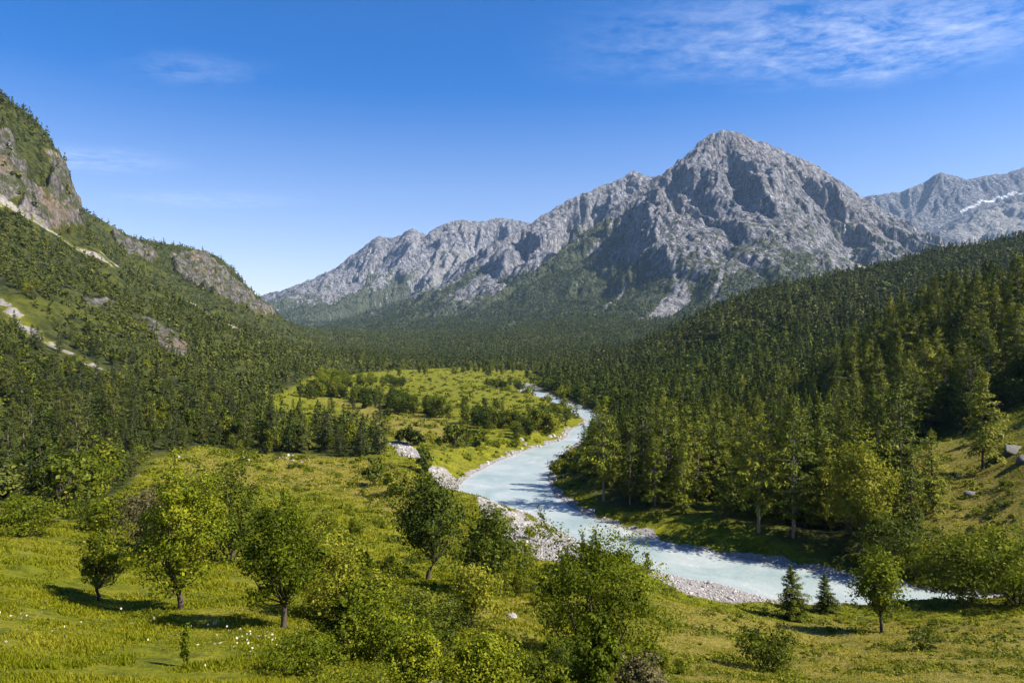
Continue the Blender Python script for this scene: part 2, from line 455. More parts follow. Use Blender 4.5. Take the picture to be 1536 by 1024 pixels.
# flat land under everything out to the horizon
b_ = np.array([[-9500, -3000, -9], [9500, -3000, -9], [9500, 9000, -9], [-9500, 9000, -9]], float)
m_, nt_, bb_ = new_mat('distant_land'); N = NT(nt_)
N.l(N.ramp(N.noise(N.pos(), .01, 6), [(.35, (.05, .065, .018)), (.65, (.10, .11, .03))]), bb_.inputs['Base Color'])
tag(link('land', mesh_np('land', b_, [np.array([[0, 1, 2, 3]])], m_)), 'low land reaching the horizon', None, None, 'structure')

# ------------------------------------------------------------------ river
def water_material():
    m, nt, b = new_mat('glacial_water'); N = NT(nt)
    p = N.pos()
    st = N.noise(N.scalev(p, (.10, .10, .1)), 1.0, 5, .6, .8)
    foamn = N.noise(N.scalev(p, (.9, .9, .9)), 1.0, 6, .75, .4)
    c = N.ramp(st, [(.32, (.205, .262, .260)), (.5, (.262, .308, .304)), (.68, (.325, .350, .344))])
    foam = N.ramp(N.math('ADD', foamn, N.math('MULTIPLY', N.math('SUBTRACT', st, .5), .9)), [(.66, 0.0), (.82, .6)])
    c = N.mix(foam, c, (.60, .61, .605))
    sh = N.attr('shallow')
    c = N.mix(N.math('MULTIPLY', sh, .45), c, (.36, .34, .32))
    N.l(c, b.inputs['Base Color']); b.inputs['Roughness'].default_value = .34
    b.inputs['Specular IOR Level'].default_value = .16
    h = N.math('ADD', N.math('MULTIPLY', N.noise(p, 1.1, 4, .6, .5), .5), N.math('MULTIPLY', N.noise(p, 4.2, 3, .6), .15))
    N.l(N.bump(h, .55, .35), b.inputs['Normal'])
    return m
nr, nc_ = 420, 26
rf2 = resample(RF, nr); rn2 = resample(RN, nr)
ts = np.linspace(-.16, 1.16, nc_)
WX = rf2[:, None, :] * (1 - ts[None, :, None]) + rn2[:, None, :] * ts[None, :, None]
wzv = fbm(WX[..., 0] / 2.2, WX[..., 1] / 2.2, 3, 12) * .035
wv = np.concatenate([WX, wzv[..., None]], -1).reshape(-1, 3)
wid = np.arange(nr * nc_).reshape(nr, nc_)
wf = np.stack([wid[:-1, :-1], wid[:-1, 1:], wid[1:, 1:], wid[1:, :-1]], -1).reshape(-1, 4)
shal = np.clip(1 - np.minimum(ts, 1 - ts) / .13, 0, 1)[None, :] * np.ones((nr, 1))
tag(link('river', mesh_np('river', wv, [wf], water_material(), {'shallow': shal.ravel()}, smooth=True)),
    'milky turquoise mountain river winding through the valley', None, None, 'structure')

# ------------------------------------------------------------------ mountains
def erode(Z, n, steps, rounds, seed, cap=3.0, er=.32, dep=.12, inertia=.25):
    r = np.random.default_rng(seed); h, w = Z.shape; Z = Z.copy()
    for _ in range(rounds):
        px = r.uniform(2, w - 3, n); py = r.uniform(2, h - 3, n)
        dx = np.zeros(n); dy = np.zeros(n); sed = np.zeros(n); spd = np.ones(n); wat = np.ones(n)
        for k in range(steps):
            ix = px.astype(int); iy = py.astype(int); fx = px - ix; fy = py - iy
            z00 = Z[iy, ix]; z10 = Z[iy, ix + 1]; z01 = Z[iy + 1, ix]; z11 = Z[iy + 1, ix + 1]
            gx = (z10 - z00) * (1 - fy) + (z11 - z01) * fy; gy = (z01 - z00) * (1 - fx) + (z11 - z10) * fx
            hold = z00 * (1 - fx) * (1 - fy) + z10 * fx * (1 - fy) + z01 * (1 - fx) * fy + z11 * fx * fy
            dx = dx * inertia - gx * (1 - inertia); dy = dy * inertia - gy * (1 - inertia)
            L = np.sqrt(dx * dx + dy * dy) + 1e-9; dx /= L; dy /= L
            nx = np.clip(px + dx, 1, w - 3); ny = np.clip(py + dy, 1, h - 3)
            jx = nx.astype(int); jy = ny.astype(int); ax = nx - jx; ay = ny - jy
            hn = Z[jy, jx] * (1 - ax) * (1 - ay) + Z[jy, jx + 1] * ax * (1 - ay) + Z[jy + 1, jx] * (1 - ax) * ay + Z[jy + 1, jx + 1] * ax * ay
            dh = hn - hold
            c = np.maximum(-dh, .01) * spd * wat * cap
            up = dh > 0
            amt = np.where(up, -np.minimum(dh, sed), np.where(sed > c, -(sed - c) * dep, np.minimum((c - sed) * er, np.maximum(-dh, 0))))
            sed += amt
            D = np.zeros_like(Z)
            for (yy, xx, wgt) in ((iy, ix, (1 - fx) * (1 - fy)), (iy, ix + 1, fx * (1 - fy)), (iy + 1, ix, (1 - fx) * fy), (iy + 1, ix + 1, fx * fy)):
                np.add.at(D, (yy, xx), -amt * wgt)
            Z += np.clip(D, -.16, .10)
            spd = np.sqrt(np.maximum(spd * spd - dh * 2.0, .05)); spd = np.minimum(spd, 4); wat *= .985
            px, py = nx, ny
    return Z

def ridge_h(x, y, ridges):
    """height of the highest ridge flank, with the run along that ridge and the distance down its fall line"""
    h = np.full(x.shape, -1e9); S = np.zeros(x.shape); D = np.zeros(x.shape); run = 0
    for pts, k, base, ease in ridges:
        run += 5000
        for i in range(len(pts) - 1):
            a, b = pts[i], pts[i + 1]
            ex, ey = b[0] - a[0], b[1] - a[1]; L = math.hypot(ex, ey)
            t = np.clip(((x - a[0]) * ex + (y - a[1]) * ey) / (L * L + 1e-9), 0, 1)
            qx = x - a[0] - t * ex; qy = y - a[1] - t * ey
            d = np.hypot(qx, qy)
            side = np.where(ex * qy - ey * qx > 0, 2500, 0)
            zr = a[2] + (b[2] - a[2]) * t
            A = np.maximum((zr - base) * ease, 30)
            hh = zr - A * (1 - np.exp(-d * k / A))
            up = hh > h
            h = np.where(up, hh, h); D = np.where(up, d, D)
            # at a ridge's ends the fall lines fan out
            along = ((x - a[0]) * ex + (y - a[1]) * ey) / (L + 1e-9)
            S = np.where(up, run + side + .55 * np.clip(along, 0, L) + .45 * along, S)
            run += L
    return h, S, D

def rock_material(name, tint, veg_lo, veg_hi, vegamt):
    m, nt, b = new_mat(name); N = NT(nt)
    p = N.pos()
    pn = N.scalev(p, (.016, .016, .010))
    r1 = N.noise(pn, 2.2, 5, .62, .5)
    c = N.ramp(r1, [(.33, tuple(.32 * t for t in tint)), (.45, tuple(.80 * t for t in tint)), (.56, tuple(1.15 * t for t in tint)), (.68, tuple(1.7 * t for t in tint))])
    c = N.mix(N.ramp(N.noise(p, .004, 4), [(.5, 0.0), (.7, .30)]), c, (.29, .25, .205))
    crk = N.ramp(N.noise(N.scalev(p, (.055, .055, .024)), 1.0, 4, .6, .8), [(.38, .9), (.46, 0.0)])
    c = N.mix(crk, c, (.055, .055, .062))
    specks = N.ramp(N.noise(N.scalev(p, (.05, .05, .03)), 1.0, 4, .6, .4), [(.57, 0.0), (.66, .9)])  # pale rock specks scattered by noise
    c = N.mix(specks, c, (.37, .358, .36))
    sepz = N.n('ShaderNodeSeparateXYZ'); N.l(p, sepz.inputs[0])
    vn = N.noise(p, .038, 5, .62)
    v = N.math('ADD', N.attr('veg'), N.math('MULTIPLY', N.math('SUBTRACT', vn, .5), 2.6))
    vf = N.ramp(v, [(.46, 0.0), (.56, 1.0)])
    vc = N.ramp(N.noise(p, .05, 6, .7), [(.3, (.030, .042, .016)), (.55, (.055, .068, .022)), (.75, (.12, .12, .035))])
    c = N.mix(N.math('MULTIPLY', vf, vegamt), c, vc)
    sc = N.ramp(N.noise(p, .05, 6, .7), [(.3, (.20, .195, .19)), (.7, (.30, .29, .285))])
    sf = N.math('ADD', N.attr('scree'), N.math('MULTIPLY', N.math('SUBTRACT', N.noise(p, .03, 6, .72), .5), 1.2))
    c = N.mix(N.ramp(sf, [(.45, 0.0), (.55, 1.0)]), c, sc)
    nf = N.math('ADD', N.attr('snow'), N.math('MULTIPLY', N.math('SUBTRACT', N.noise(p, .018, 6, .7), .5), .9))
    c = N.mix(N.ramp(nf, [(.44, 0.0), (.62, 1.0)]), c, (.70, .72, .76))
    N.l(c, b.inputs['Base Color']); b.inputs['Roughness'].default_value = .95; b.inputs['Specular IOR Level'].default_value = .1
    hh = N.noise(N.scalev(p, (.030, .030, .014)), 1.0, 6, .62, .3)
    N.l(N.bump(hh, 1.0, 80.0), b.inputs['Normal'])
    return m

MTN = {}
def mountain(name, label, x0, x1, y0, y1, cell, ridges, seed, mat, warp=16, gully=60, gscale=170, ero=(26000, 70, 3), veg=None, extra=None, smoothz=None):
    nx = int((x1 - x0) / cell) + 1; ny = int((y1 - y0) / cell) + 1
    gx, gy = np.meshgrid(x0 + np.arange(nx) * cell, y0 + np.arange(ny) * cell)
    wx = gx + fbm(gx / 210, gy / 210, 4, seed) * warp; wy = gy + fbm(gx / 210, gy / 210, 4, seed + 9) * warp * 1.6
    h0, S_, D_ = ridge_h(wx, wy, ridges)
    top = max(p[0][:, 2].max() for p in ridges)
    drop = np.clip(1 - h0 / top, 0, 1)
    lowf = np.clip((h0 - 25) / 420, 0, 1) ** .85
    S2 = S_ + 34 * fbm(gx / 230, gy / 230, 2, seed + 31) + 10 * fbm(gx / 45, gy / 45, 2, seed + 32)
    g1 = ridged(S2 / gscale, D_ / (gscale * 9), 1, seed + 3) - .45
    g2 = ridged(S2 / (gscale * .42) + 7.7, D_ / (gscale * 3.4), 2, seed + 4, .5) - .6
    g3 = ridged(S2 / (gscale * .17) + 3.1, D_ / (gscale * .9), 2, seed + 6, .5) - .6
    bed = noise((h0 + .25 * gx + 30 * fbm(gx / 200, gy / 200, 2, seed + 41)) / 26, gx / 400, seed + 40)
    h = h0 + lowf * (g1 * np.minimum(D_ * .62, gully) + g2 * np.minimum(5 + D_ * .20, gully * .34) + g3 * np.minimum(7 + D_ * .07, gully * .09) + 5 * bed
                     + ridged(gx / 34, gy / 34, 4, seed + 5, .6) * 3.6)
    if smoothz is not None:
        h = smoothz(gx, gy, h, h0)
    if ero:
        h = cell * erode(h / cell, ero[0], ero[1], ero[2], seed)
    lap = np.zeros_like(h); lap[1:-1, 1:-1] = (h[:-2, 1:-1] + h[2:, 1:-1] + h[1:-1, :-2] + h[1:-1, 2:] - 4 * h[1:-1, 1:-1])
    for _ in range(3):
        lap[1:-1, 1:-1] = .5 * lap[1:-1, 1:-1] + .125 * (lap[:-2, 1:-1] + lap[2:, 1:-1] + lap[1:-1, :-2] + lap[1:-1, 2:])
    sy, sx = np.gradient(h, cell); slope = np.hypot(sx, sy)
    vg = np.clip(veg(gx, gy, h, slope, lap), -1, 2) if veg else np.zeros_like(h) - 1
    at_ = dict(veg=vg, scree=np.zeros_like(h), snow=np.zeros_like(h))
    if extra: extra(gx, gy, h, slope, at_)
    ids = np.arange(nx * ny).reshape(ny, nx)
    f = np.stack([ids[:-1, :-1], ids[:-1, 1:], ids[1:, 1:], ids[1:, :-1]], -1).reshape(-1, 4)
    hi = h.ravel(); keep = hi[f].max(1) > -6
    f = f[keep]
    me = mesh_np(name, np.stack([gx, gy, h], -1).reshape(-1, 3), [f], mat, {k: a.ravel() for k, a in at_.items()}, smooth=True)
    o = link(name, me); tag(o, label, None, None, 'structure')
    MTN[label] = dict(x0=x0, y0=y0, cell=cell, h=h, veg=vg, slope=slope, scree=at_['scree'])
    return o

def mz(M, x, y, key='h'):
    return bil(M[key], (np.asarray(y) - M['y0']) / M['cell'], (np.asarray(x) - M['x0']) / M['cell'])

def on_slope(gx, gy, h, px, py):
    """the point of a mountain side seen at a mark"""
    ys = np.arange(gy.min(), gy.max(), 6.0); xs = (px - CX) / FPX * ys; cell = gx[0, 1] - gx[0, 0]
    z = bil(h, (ys - gy[0, 0]) / cell, (xs - gx[0, 0]) / cell)
    row = HOR - (z - CAMZ) / ys * FPX
    hit = np.nonzero(row <= py)[0]; i = hit[0] if len(hit) else int(np.argmin(row))
    return xs[i], ys[i]
def poly_mask(gx, gy, h, pts, soft):
    return np.clip(.5 - sd_poly(gx, gy, [on_slope(gx, gy, h, p[0], p[1]) for p in pts]) / soft, 0, 1)
def line_mask(gx, gy, h, pts, width, soft):
    pl = [on_slope(gx, gy, h, *p) for p in pts]
    return np.clip(.5 - (d_line(gx, gy, pl) - width) / soft, 0, 1)

ROCK_A = rock_material('limestone_near', (.185, .183, .205), 0, 1, .88)
ROCK_B = rock_material('limestone_far', (.205, .204, .226), 0, 1, .85)

r1 = [(P([(560, 521, 2500), (640, 492, 2700), (700, 464, 2850), (770, 428, 3050), (840, 379, 3200), (900, 334, 3320), (950, 294, 3400), (985, 266, 3440), (1020, 242, 3470), (1045, 217, 3490), (1060, 205, 3500), (1085, 197, 3500),
          (1110, 202, 3510), (1130, 213, 3530), (1150, 217, 3560), (1170, 225, 3580), (1200, 238, 3600), (1230, 252, 3620), (1260, 271, 3640), (1290, 293, 3650), (1320, 313, 3650), (1350, 329, 3640), (1380, 348, 3620), (1410, 363, 3600), (1450, 385, 3550), (1520, 430, 3400)]), 1.25, 20, 1.15),
      (P([(1130, 213, 3530), (1140, 240, 3420), (1152, 275, 3280), (1168, 318, 3120), (1180, 370, 2950), (1170, 430, 2750), (1150, 480, 2500)]), 1.3, 20, 1.2),
      (P([(1062, 205, 3500), (1062, 240, 3390), (1050, 285, 3260), (1040, 330, 3110), (1050, 390, 2900), (1060, 440, 2700)]), 1.35, 20, 1.2),
      (P([(1020, 242, 3470), (1000, 290, 3330), (975, 335, 3200), (940, 390, 3000), (905, 440, 2750), (865, 462, 2400), (840, 490, 1900)]), 1.25, 20, 1.2),
      (P([(950, 294, 3400), (925, 345, 3260), (880, 400, 3060), (830, 445, 2800), (780, 474, 2400), (740, 500, 1900)]), 1.1, 20, 1.2),
      (P([(1200, 238, 3600), (1215, 290, 3430), (1240, 340, 3250), (1260, 400, 3020), (1270, 450, 2800)]), 1.3, 20, 1.2),
      (P([(1290, 293, 3650), (1300, 330, 3520), (1330, 370, 3330), (1350, 420, 3100)]), 1.3, 20, 1.2)]
GULLY = [(1010, 424, 2800), (1030, 428, 2800), (1032, 455, 2700), (1000, 476, 2600), (950, 500, 2450), (925, 503, 2420), (965, 470, 2600)]
def veg1(gx, gy, h, sl, lap):
    v = 1.15 - (h - 90) / 330 - lap * .02
    v = v + .75 * sstep(700, 100, gx) * (h < 620) + fbm(gx / 130, gy / 130, 4, 77) * .55
    v = v - .16 * np.clip(sl - .7, 0, 2)
    v = v + .55 * np.clip(1 - d_line(gx, gy, P([(930, 315, 3360), (900, 340, 3300), (840, 385, 3180), (770, 434, 3030), (700, 470, 2830)])) / 260, 0, 1)
    return np.clip(v, .36 - .22 * sstep(350, 950, h), 1.5)
def ext1(gx, gy, h, sl, at_):
    s = poly_mask(gx, gy, h, [(1018, 420), (1032, 430), (1036, 452), (1010, 472), (975, 492), (930, 505), (955, 482), (990, 455)], 22)
    s = np.maximum(s, .95 * line_mask(gx, gy, h, [(985, 350), (1005, 385), (1020, 425)], 6, 14))
    s = np.maximum(s, .95 * line_mask(gx, gy, h, [(1086, 395), (1080, 425), (1066, 450)], 7, 14))
    s = np.maximum(s, .9 * line_mask(gx, gy, h, [(938, 428), (915, 455), (893, 472)], 6, 14))
    s = np.maximum(s, .85 * line_mask(gx, gy, h, [(885, 480), (850, 505)], 6, 14))
    s = np.maximum(s, .8 * line_mask(gx, gy, h, [(1105, 280), (1085, 340), (1095, 390)], 5, 14))
    at_['scree'] = s; at_['veg'] = np.where(s > .3, at_['veg'] - .6 * s, at_['veg'])
mountain('mountain', 'great grey limestone peak above the wooded valley', -560, 2500, 1750, 4100, 5.0, r1, 101, ROCK_A, veg=veg1, extra=ext1, gully=190, gscale=270, ero=(30000, 55, 1))

r2 = [(P([(1100, 300, 4600), (1030, 275, 4450), (1000, 268, 4380), (978, 265, 4320), (965, 262, 4290), (950, 257, 4260), (925, 272, 4220), (900, 281, 4180), (860, 297, 4110), (830, 312, 4060), (800, 333, 4010), (780, 348, 3970), (740, 378, 3850), (700, 410, 3720), (665, 436, 3580), (620, 465, 3400), (560, 500, 3100)]), 1.15, 20, 1.15),
      (P([(950, 257, 4260), (925, 315, 4020), (880, 375, 3750), (820, 425, 3480)]), 1.2, 20, 1.2),
      (P([(860, 297, 4110), (835, 345, 3930), (800, 390, 3740), (770, 430, 3550)]), 1.2, 20, 1.2),
      (P([(800, 333, 4010), (765, 390, 3800), (740, 425, 3640)]), 1.2, 20, 1.2)]
def veg2(gx, gy, h, sl, lap):
    v = 1.0 - (h - 110) / 240 - lap * .01 + fbm(gx / 150, gy / 150, 4, 78) * .4
    sp = np.clip(1 - d_line(gx, gy, P([(780, 365, 3900), (740, 390, 3800), (700, 420, 3680), (665, 446, 3540), (620, 470, 3360)])) / 220, 0, 1)
    return np.clip(v + .6 * sp, -.2, 1.5)
mountain('mountain', 'pale ribbed shoulder behind the great peak', -1100, 1500, 2800, 4700, 8.0, r2, 202, ROCK_B, veg=veg2, gully=190, gscale=240, ero=(16000, 50, 1))

r3 = [(P([(330, 470, 5900), (400, 442, 5800), (430, 434, 5750), (470, 418, 5700), (500, 403, 5650), (540, 378, 5600), (570, 355, 5560), (590, 358, 5550), (620, 343, 5520), (640, 353, 5500), (660, 338, 5500), (690, 331, 5500), (720, 333, 5500), (750, 327, 5500), (785, 333, 5480), (830, 345, 5450), (900, 370, 5400)]), 1.0, 20, 1.1),
      (P([(690, 352, 5400), (645, 378, 5150), (600, 395, 4900), (555, 425, 4600), (505, 455, 4250), (450, 485, 3900)]), .95, 20, 1.2),
      (P([(570, 355, 5560), (535, 405, 5250), (480, 440, 5000), (420, 466, 4800)]), 1.0, 20, 1.2),
      (P([(785, 333, 5480), (740, 372, 5150), (700, 405, 4900)]), .9, 20, 1.2)]
def veg3(gx, gy, h, sl, lap):
    v = .95 - (h - 150) / 300 - lap * .012 + fbm(gx / 160, gy / 160, 4, 79) * .45
    sp = np.clip(1 - d_line(gx, gy, P([(660, 370, 5250), (600, 395, 4900), (555, 425, 4600), (505, 455, 4250), (450, 485, 3900)])) / 330, 0, 1)
    return np.clip(v + .55 * sp, -.4, 1.5)
def ext3(gx, gy, h, sl, at_):
    at_['scree'] = .85 * poly_mask(gx, gy, h, [(650, 380, 5150), (690, 370, 5300), (740, 380, 5200), (690, 410, 4950), (650, 430, 4750), (640, 400, 5000)], 60)
mountain('mountain', 'far serrated range at the head of the valley', -2700, 900, 3400, 6100, 10.0, r3, 303, ROCK_B, veg=veg3, extra=ext3, gully=160, gscale=260, ero=(16000, 50, 1))

r5 = [(P([(1200, 330, 6800), (1260, 306, 6700), (1300, 295, 6650), (1320, 292, 6600), (1350, 288, 6560), (1380, 277, 6530), (1410, 259, 6500), (1430, 264, 6500), (1450, 270, 6500), (1480, 264, 6500), (1510, 260, 6500), (1536, 252, 6500), (1600, 238, 6400), (1700, 225, 6300), (1800, 260, 6300)]), 1.0, 40, 1.1),
      (P([(1800, 220, 5700), (1680, 250, 5600), (1600, 272, 5550), (1536, 290, 5500), (1490, 308, 5450), (1440, 335, 5380), (1400, 360, 5300), (1340, 400, 5200)]), .55, 60, 1.5),
      (P([(1410, 259, 6500), (1395, 300, 6250), (1370, 330, 6050)]), 1.0, 20, 1.2)]
SNOW = [(1438, 314, 6000), (1475, 303, 6050), (1536, 286, 6100), (1640, 262, 6150), (1640, 276, 5700), (1536, 295, 5720), (1480, 312, 5720), (1450, 326, 5700)]
def veg5(gx, gy, h, sl, lap):
    return np.clip(.55 - (h - 420) / 300 + fbm(gx / 150, gy / 150, 4, 80) * .3, -.6, .9)
def ext5(gx, gy, h, sl, at_):
    at_['snow'] = .60 * line_mask(gx, gy, h, [(1442, 318), (1462, 309), (1490, 301), (1520, 291), (1560, 280), (1620, 262)], 26, 40)
    at_['scree'] = .85 * poly_mask(gx, gy, h, [(1420, 350), (1450, 330), (1490, 312), (1540, 298), (1640, 275), (1640, 350), (1536, 365), (1440, 375)], 60)
    at_['snow'] = np.maximum(at_['snow'], .30 * (gy > 5900) * np.clip(.4 + fbm(gx / 120, gy / 60, 3, 14), 0, 1))
ROCK_C = rock_material('slate_far', (.135, .138, .168), 0, 1, .8)
mountain('mountain', 'hazy distant ridge with a streak of snow', 2600, 6400, 4600, 7000, 12.0, r5, 404, ROCK_C, veg=veg5, extra=ext5, gully=45, gscale=230, ero=(16000, 50, 1))

# ------------------------------------------------------------------ foliage materials
def leaf_mat(name, stops, transl=.28, objvar=.6, spec=.07, rough=.6):
    m, nt, b = new_mat(name); N = NT(nt)
    oi = N.n('ShaderNodeObjectInfo')
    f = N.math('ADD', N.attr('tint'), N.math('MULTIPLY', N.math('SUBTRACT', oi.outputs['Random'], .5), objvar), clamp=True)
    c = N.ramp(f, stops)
    N.l(c, b.inputs['Base Color']); b.inputs['Roughness'].default_value = rough; b.inputs['Specular IOR Level'].default_value = spec
    t = N.n('ShaderNodeBsdfTranslucent'); N.l(c, t.inputs['Color'])
    mx = N.n('ShaderNodeMixShader'); mx.inputs[0].default_value = transl
    N.l(b.outputs[0], mx.inputs[1]); N.l(t.outputs[0], mx.inputs[2])
    N.l(mx.outputs[0], nt.nodes['Material Output'].inputs['Surface'])
    return m
def bark_mat(name, a, b_):
    m, nt, b = new_mat(name); N = NT(nt)
    N.l(N.ramp(N.noise(N.scalev(N.pos(), (3, 3, .8)), 1.5, 5), [(.3, a), (.7, b_)]), b.inputs['Base Color'])
    b.inputs['Roughness'].default_value = .9; b.inputs['Specular IOR Level'].default_value = .1
    return m
MAT = dict(
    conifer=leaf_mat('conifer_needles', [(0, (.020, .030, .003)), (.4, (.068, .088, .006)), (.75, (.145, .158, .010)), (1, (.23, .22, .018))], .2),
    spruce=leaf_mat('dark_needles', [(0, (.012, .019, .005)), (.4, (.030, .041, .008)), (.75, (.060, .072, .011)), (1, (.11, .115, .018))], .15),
    hawthorn=leaf_mat('yellow_green_leaves', [(0, (.040, .056, .002)), (.4, (.105, .132, .005)), (.75, (.175, .200, .009)), (1, (.28, .272, .018))], .36),
    dark=leaf_mat('dark_green_leaves', [(0, (.022, .036, .004)), (.45, (.052, .073, .006)), (.8, (.098, .116, .010)), (1, (.17, .175, .018))], .28),
    shrub=leaf_mat('shrub_leaves', [(0, (.038, .050, .003)), (.4, (.102, .121, .006)), (.75, (.182, .194, .012)), (1, (.28, .26, .026))], .34),
    brown=leaf_mat('dry_twig_leaves', [(0, (.05, .042, .018)), (.5, (.10, .085, .034)), (1, (.18, .155, .06))], .2),
    bark=bark_mat('bark', (.035, .027, .02), (.095, .078, .06)),
    palebark=bark_mat('pale_pine_bark', (.10, .082, .065), (.24, .20, .165)),
)

def unit(v):
    return v / (np.linalg.norm(v, axis=-1, keepdims=True) + 1e-9)

def leaf_quads(C, A, L, Wd, r, nrm=None, jit=.42):
    """kite-shaped leaf or spray faces along A; nrm: the way their upper sides look"""
    n = len(C)
    if nrm is None: nrm = r.normal(size=(n, 3))
    else: nrm = unit(unit(nrm) + r.normal(0, jit, (n, 3)))
    A = unit(A - nrm * (A * nrm).sum(1, keepdims=True)); B = np.cross(nrm, A)
    L = np.broadcast_to(L, (n,))[:, None]; Wd = np.broadcast_to(Wd, (n,))[:, None]
    V = np.stack([C - A * L * .5, C + B * Wd * .5 - A * L * .05, C + A * L * .5, C - B * Wd * .5 - A * L * .05], 1).reshape(-1, 3)
    return V, np.arange(4 * n).reshape(n, 4)

def tube(pts, radii, k=6):
    pts = np.asarray(pts, float); n = len(pts)
    T = unit(np.gradient(pts, axis=0))
    up = np.where(np.abs(T[:, 2:3]) > .9, np.array([[1., 0, 0]]), np.array([[0, 0, 1.]]))
    X = unit(np.cross(up, T)); Y = np.cross(T, X)
    a = np.arange(k) / k * 2 * math.pi
    V = pts[:, None] + np.asarray(radii)[:, None, None] * (np.cos(a)[None, :, None] * X[:, None] + np.sin(a)[None, :, None] * Y[:, None])
    V = np.concatenate([V.reshape(-1, 3), pts[-1:]])
    ids = np.arange(n * k).reshape(n, k)
    F = np.stack([ids[:-1], np.roll(ids, -1, 1)[:-1], np.roll(ids, -1, 1)[1:], ids[1:]], -1).reshape(-1, 4)
    cap = np.stack([ids[-1], np.roll(ids[-1], -1), np.full(k, n * k), np.full(k, n * k)], -1)[:, :3]
    return V, F, cap

class Woody:
    def __init__(s): s.V = []; s.Q = []; s.T = []; s.n = 0
    def add(s, pts, radii, k=6):
        V, F, c = tube(pts, radii, k)
        s.V.append(V); s.Q.append(F + s.n); s.T.append(c + s.n); s.n += len(V)
    def mesh(s, name, mat):
        return mesh_np(name, np.concatenate(s.V), [np.concatenate(s.Q), np.concatenate(s.T)], mat, smooth=True)

# ------------------------------------------------------------------ tree builders (unit: metres)
def conifer_mesh(seed, h=20.0, style='spruce', bare=.12, width=.2, sprays=1.0, mat='conifer'):
    r = np.random.default_rng(seed); w = Woody()
    lean = r.normal(0, .012, 2) * h
    zz = np.linspace(-.6, h * .985, 14); tt = np.clip(zz / h, 0, 1)
    wob = np.stack([lean[0] * tt ** 2, lean[1] * tt ** 2, zz], 1); wob[2:-1, :2] += r.normal(0, .05, (11, 2))
    r0 = .011 * h + .06
    w.add(wob, r0 * (1 - tt * .94), 7)
    C, A, Ls, Ws, ti, NR = [], [], [], [], [], []
    z = bare * h; k = 0
    gapaz = r.uniform(0, 6.28)
    while z < h * .985:
        t = (z - bare * h) / (h * (1 - bare))
        if style == 'spruce': pr = (1 - t) ** .82 * (.72 + .28 * min(1, t * 6)) + .03
        elif style == 'pine': pr = (1 - t ** 2.2) * (.55 + .45 * min(1, t * 3.0)) * .9 + .05
        else: pr = (1 - t) ** .6 * min(1, .5 + t * 3) * .95 + .04
        nb = int(r.integers(4, 8))
        for b in range(nb):
            az = r.uniform(0, 6.283)
            L = h * width * pr * r.uniform(.55, 1.18) * (1 + .18 * math.cos(az - gapaz))
            if r.random() < .10: L *= .45
            el = math.radians((-16 + 58 * t ** 1.3) + r.normal(0, 9))
            c0 = np.array([np.interp(z, zz, wob[:, 0]), np.interp(z, zz, wob[:, 1]), z])
            d = np.array([math.cos(az) * math.cos(el), math.sin(az) * math.cos(el), math.sin(el)])
            n = max(3, int((L / (.040 * h) * 5.0 + 3) * sprays))
            s = r.uniform(.12 if style == 'spruce' else .3, 1.0, n) ** .75
            P_ = c0 + d * (L * s)[:, None]; P_[:, 2] -= (.10 if style == 'spruce' else .02) * L * s ** 2 - .05 * L * s ** 4
            side = np.cross(d, [0, 0, 1.]); side /= np.linalg.norm(side) + 1e-9
            sp = r.choice([-1, 1], n) * r.uniform(.2, 1.1, n)
            P_ = P_ + side * (sp * .16 * L * (1.1 - .6 * s))[:, None] + r.normal(0, .011 * h, (n, 3))
            NR.append(np.tile([math.cos(az) * .75, math.sin(az) * .75, .75], (n, 1)) + side * (sp * .5)[:, None]); C.append(P_); A.append(d + side * sp[:, None] * .8 + r.normal(0, .28, (n, 3)) + np.array([0, 0, .10]))
            sz = h * r.uniform(.026, .050, n) * (.65 + .5 * (1 - t)); Ls.append(sz); Ws.append(sz * r.uniform(.24, .42, n))
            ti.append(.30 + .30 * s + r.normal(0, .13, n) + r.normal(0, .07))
            if k % 2 == 0 and L > .06 * h:
                w.add(np.array([c0, c0 + d * L * .45, c0 + d * L * .85]), [r0 * .22 * (1 - t) + .015, .03, .012], 4)
            k += 1
        z += h * r.uniform(.020, .036)
    tip = np.array([[wob[-1, 0], wob[-1, 1], h * (.95 + .055 * i / 7)] for i in range(8)]); C.append(tip)
    A.append(np.tile([0, 0, 1.], (8, 1)) + r.normal(0, .3, (8, 3))); Ls.append(np.full(8, .035 * h)); Ws.append(np.full(8, .014 * h)); ti.append(np.full(8, .6)); NR.append(r.normal(size=(8, 3)) * [1, 1, .2])
    C = np.concatenate(C); A = np.concatenate(A); Ls = np.concatenate(Ls); Ws = np.concatenate(Ws); ti = np.concatenate(ti)
    V, F = leaf_quads(C, A, Ls, Ws, r, np.concatenate(NR))
    return mesh_np('crown', V, [F], MAT[mat], {'tint': np.repeat(ti, 4)}), w.mesh('trunk', MAT['bark' if style == 'spruce' else 'palebark'])

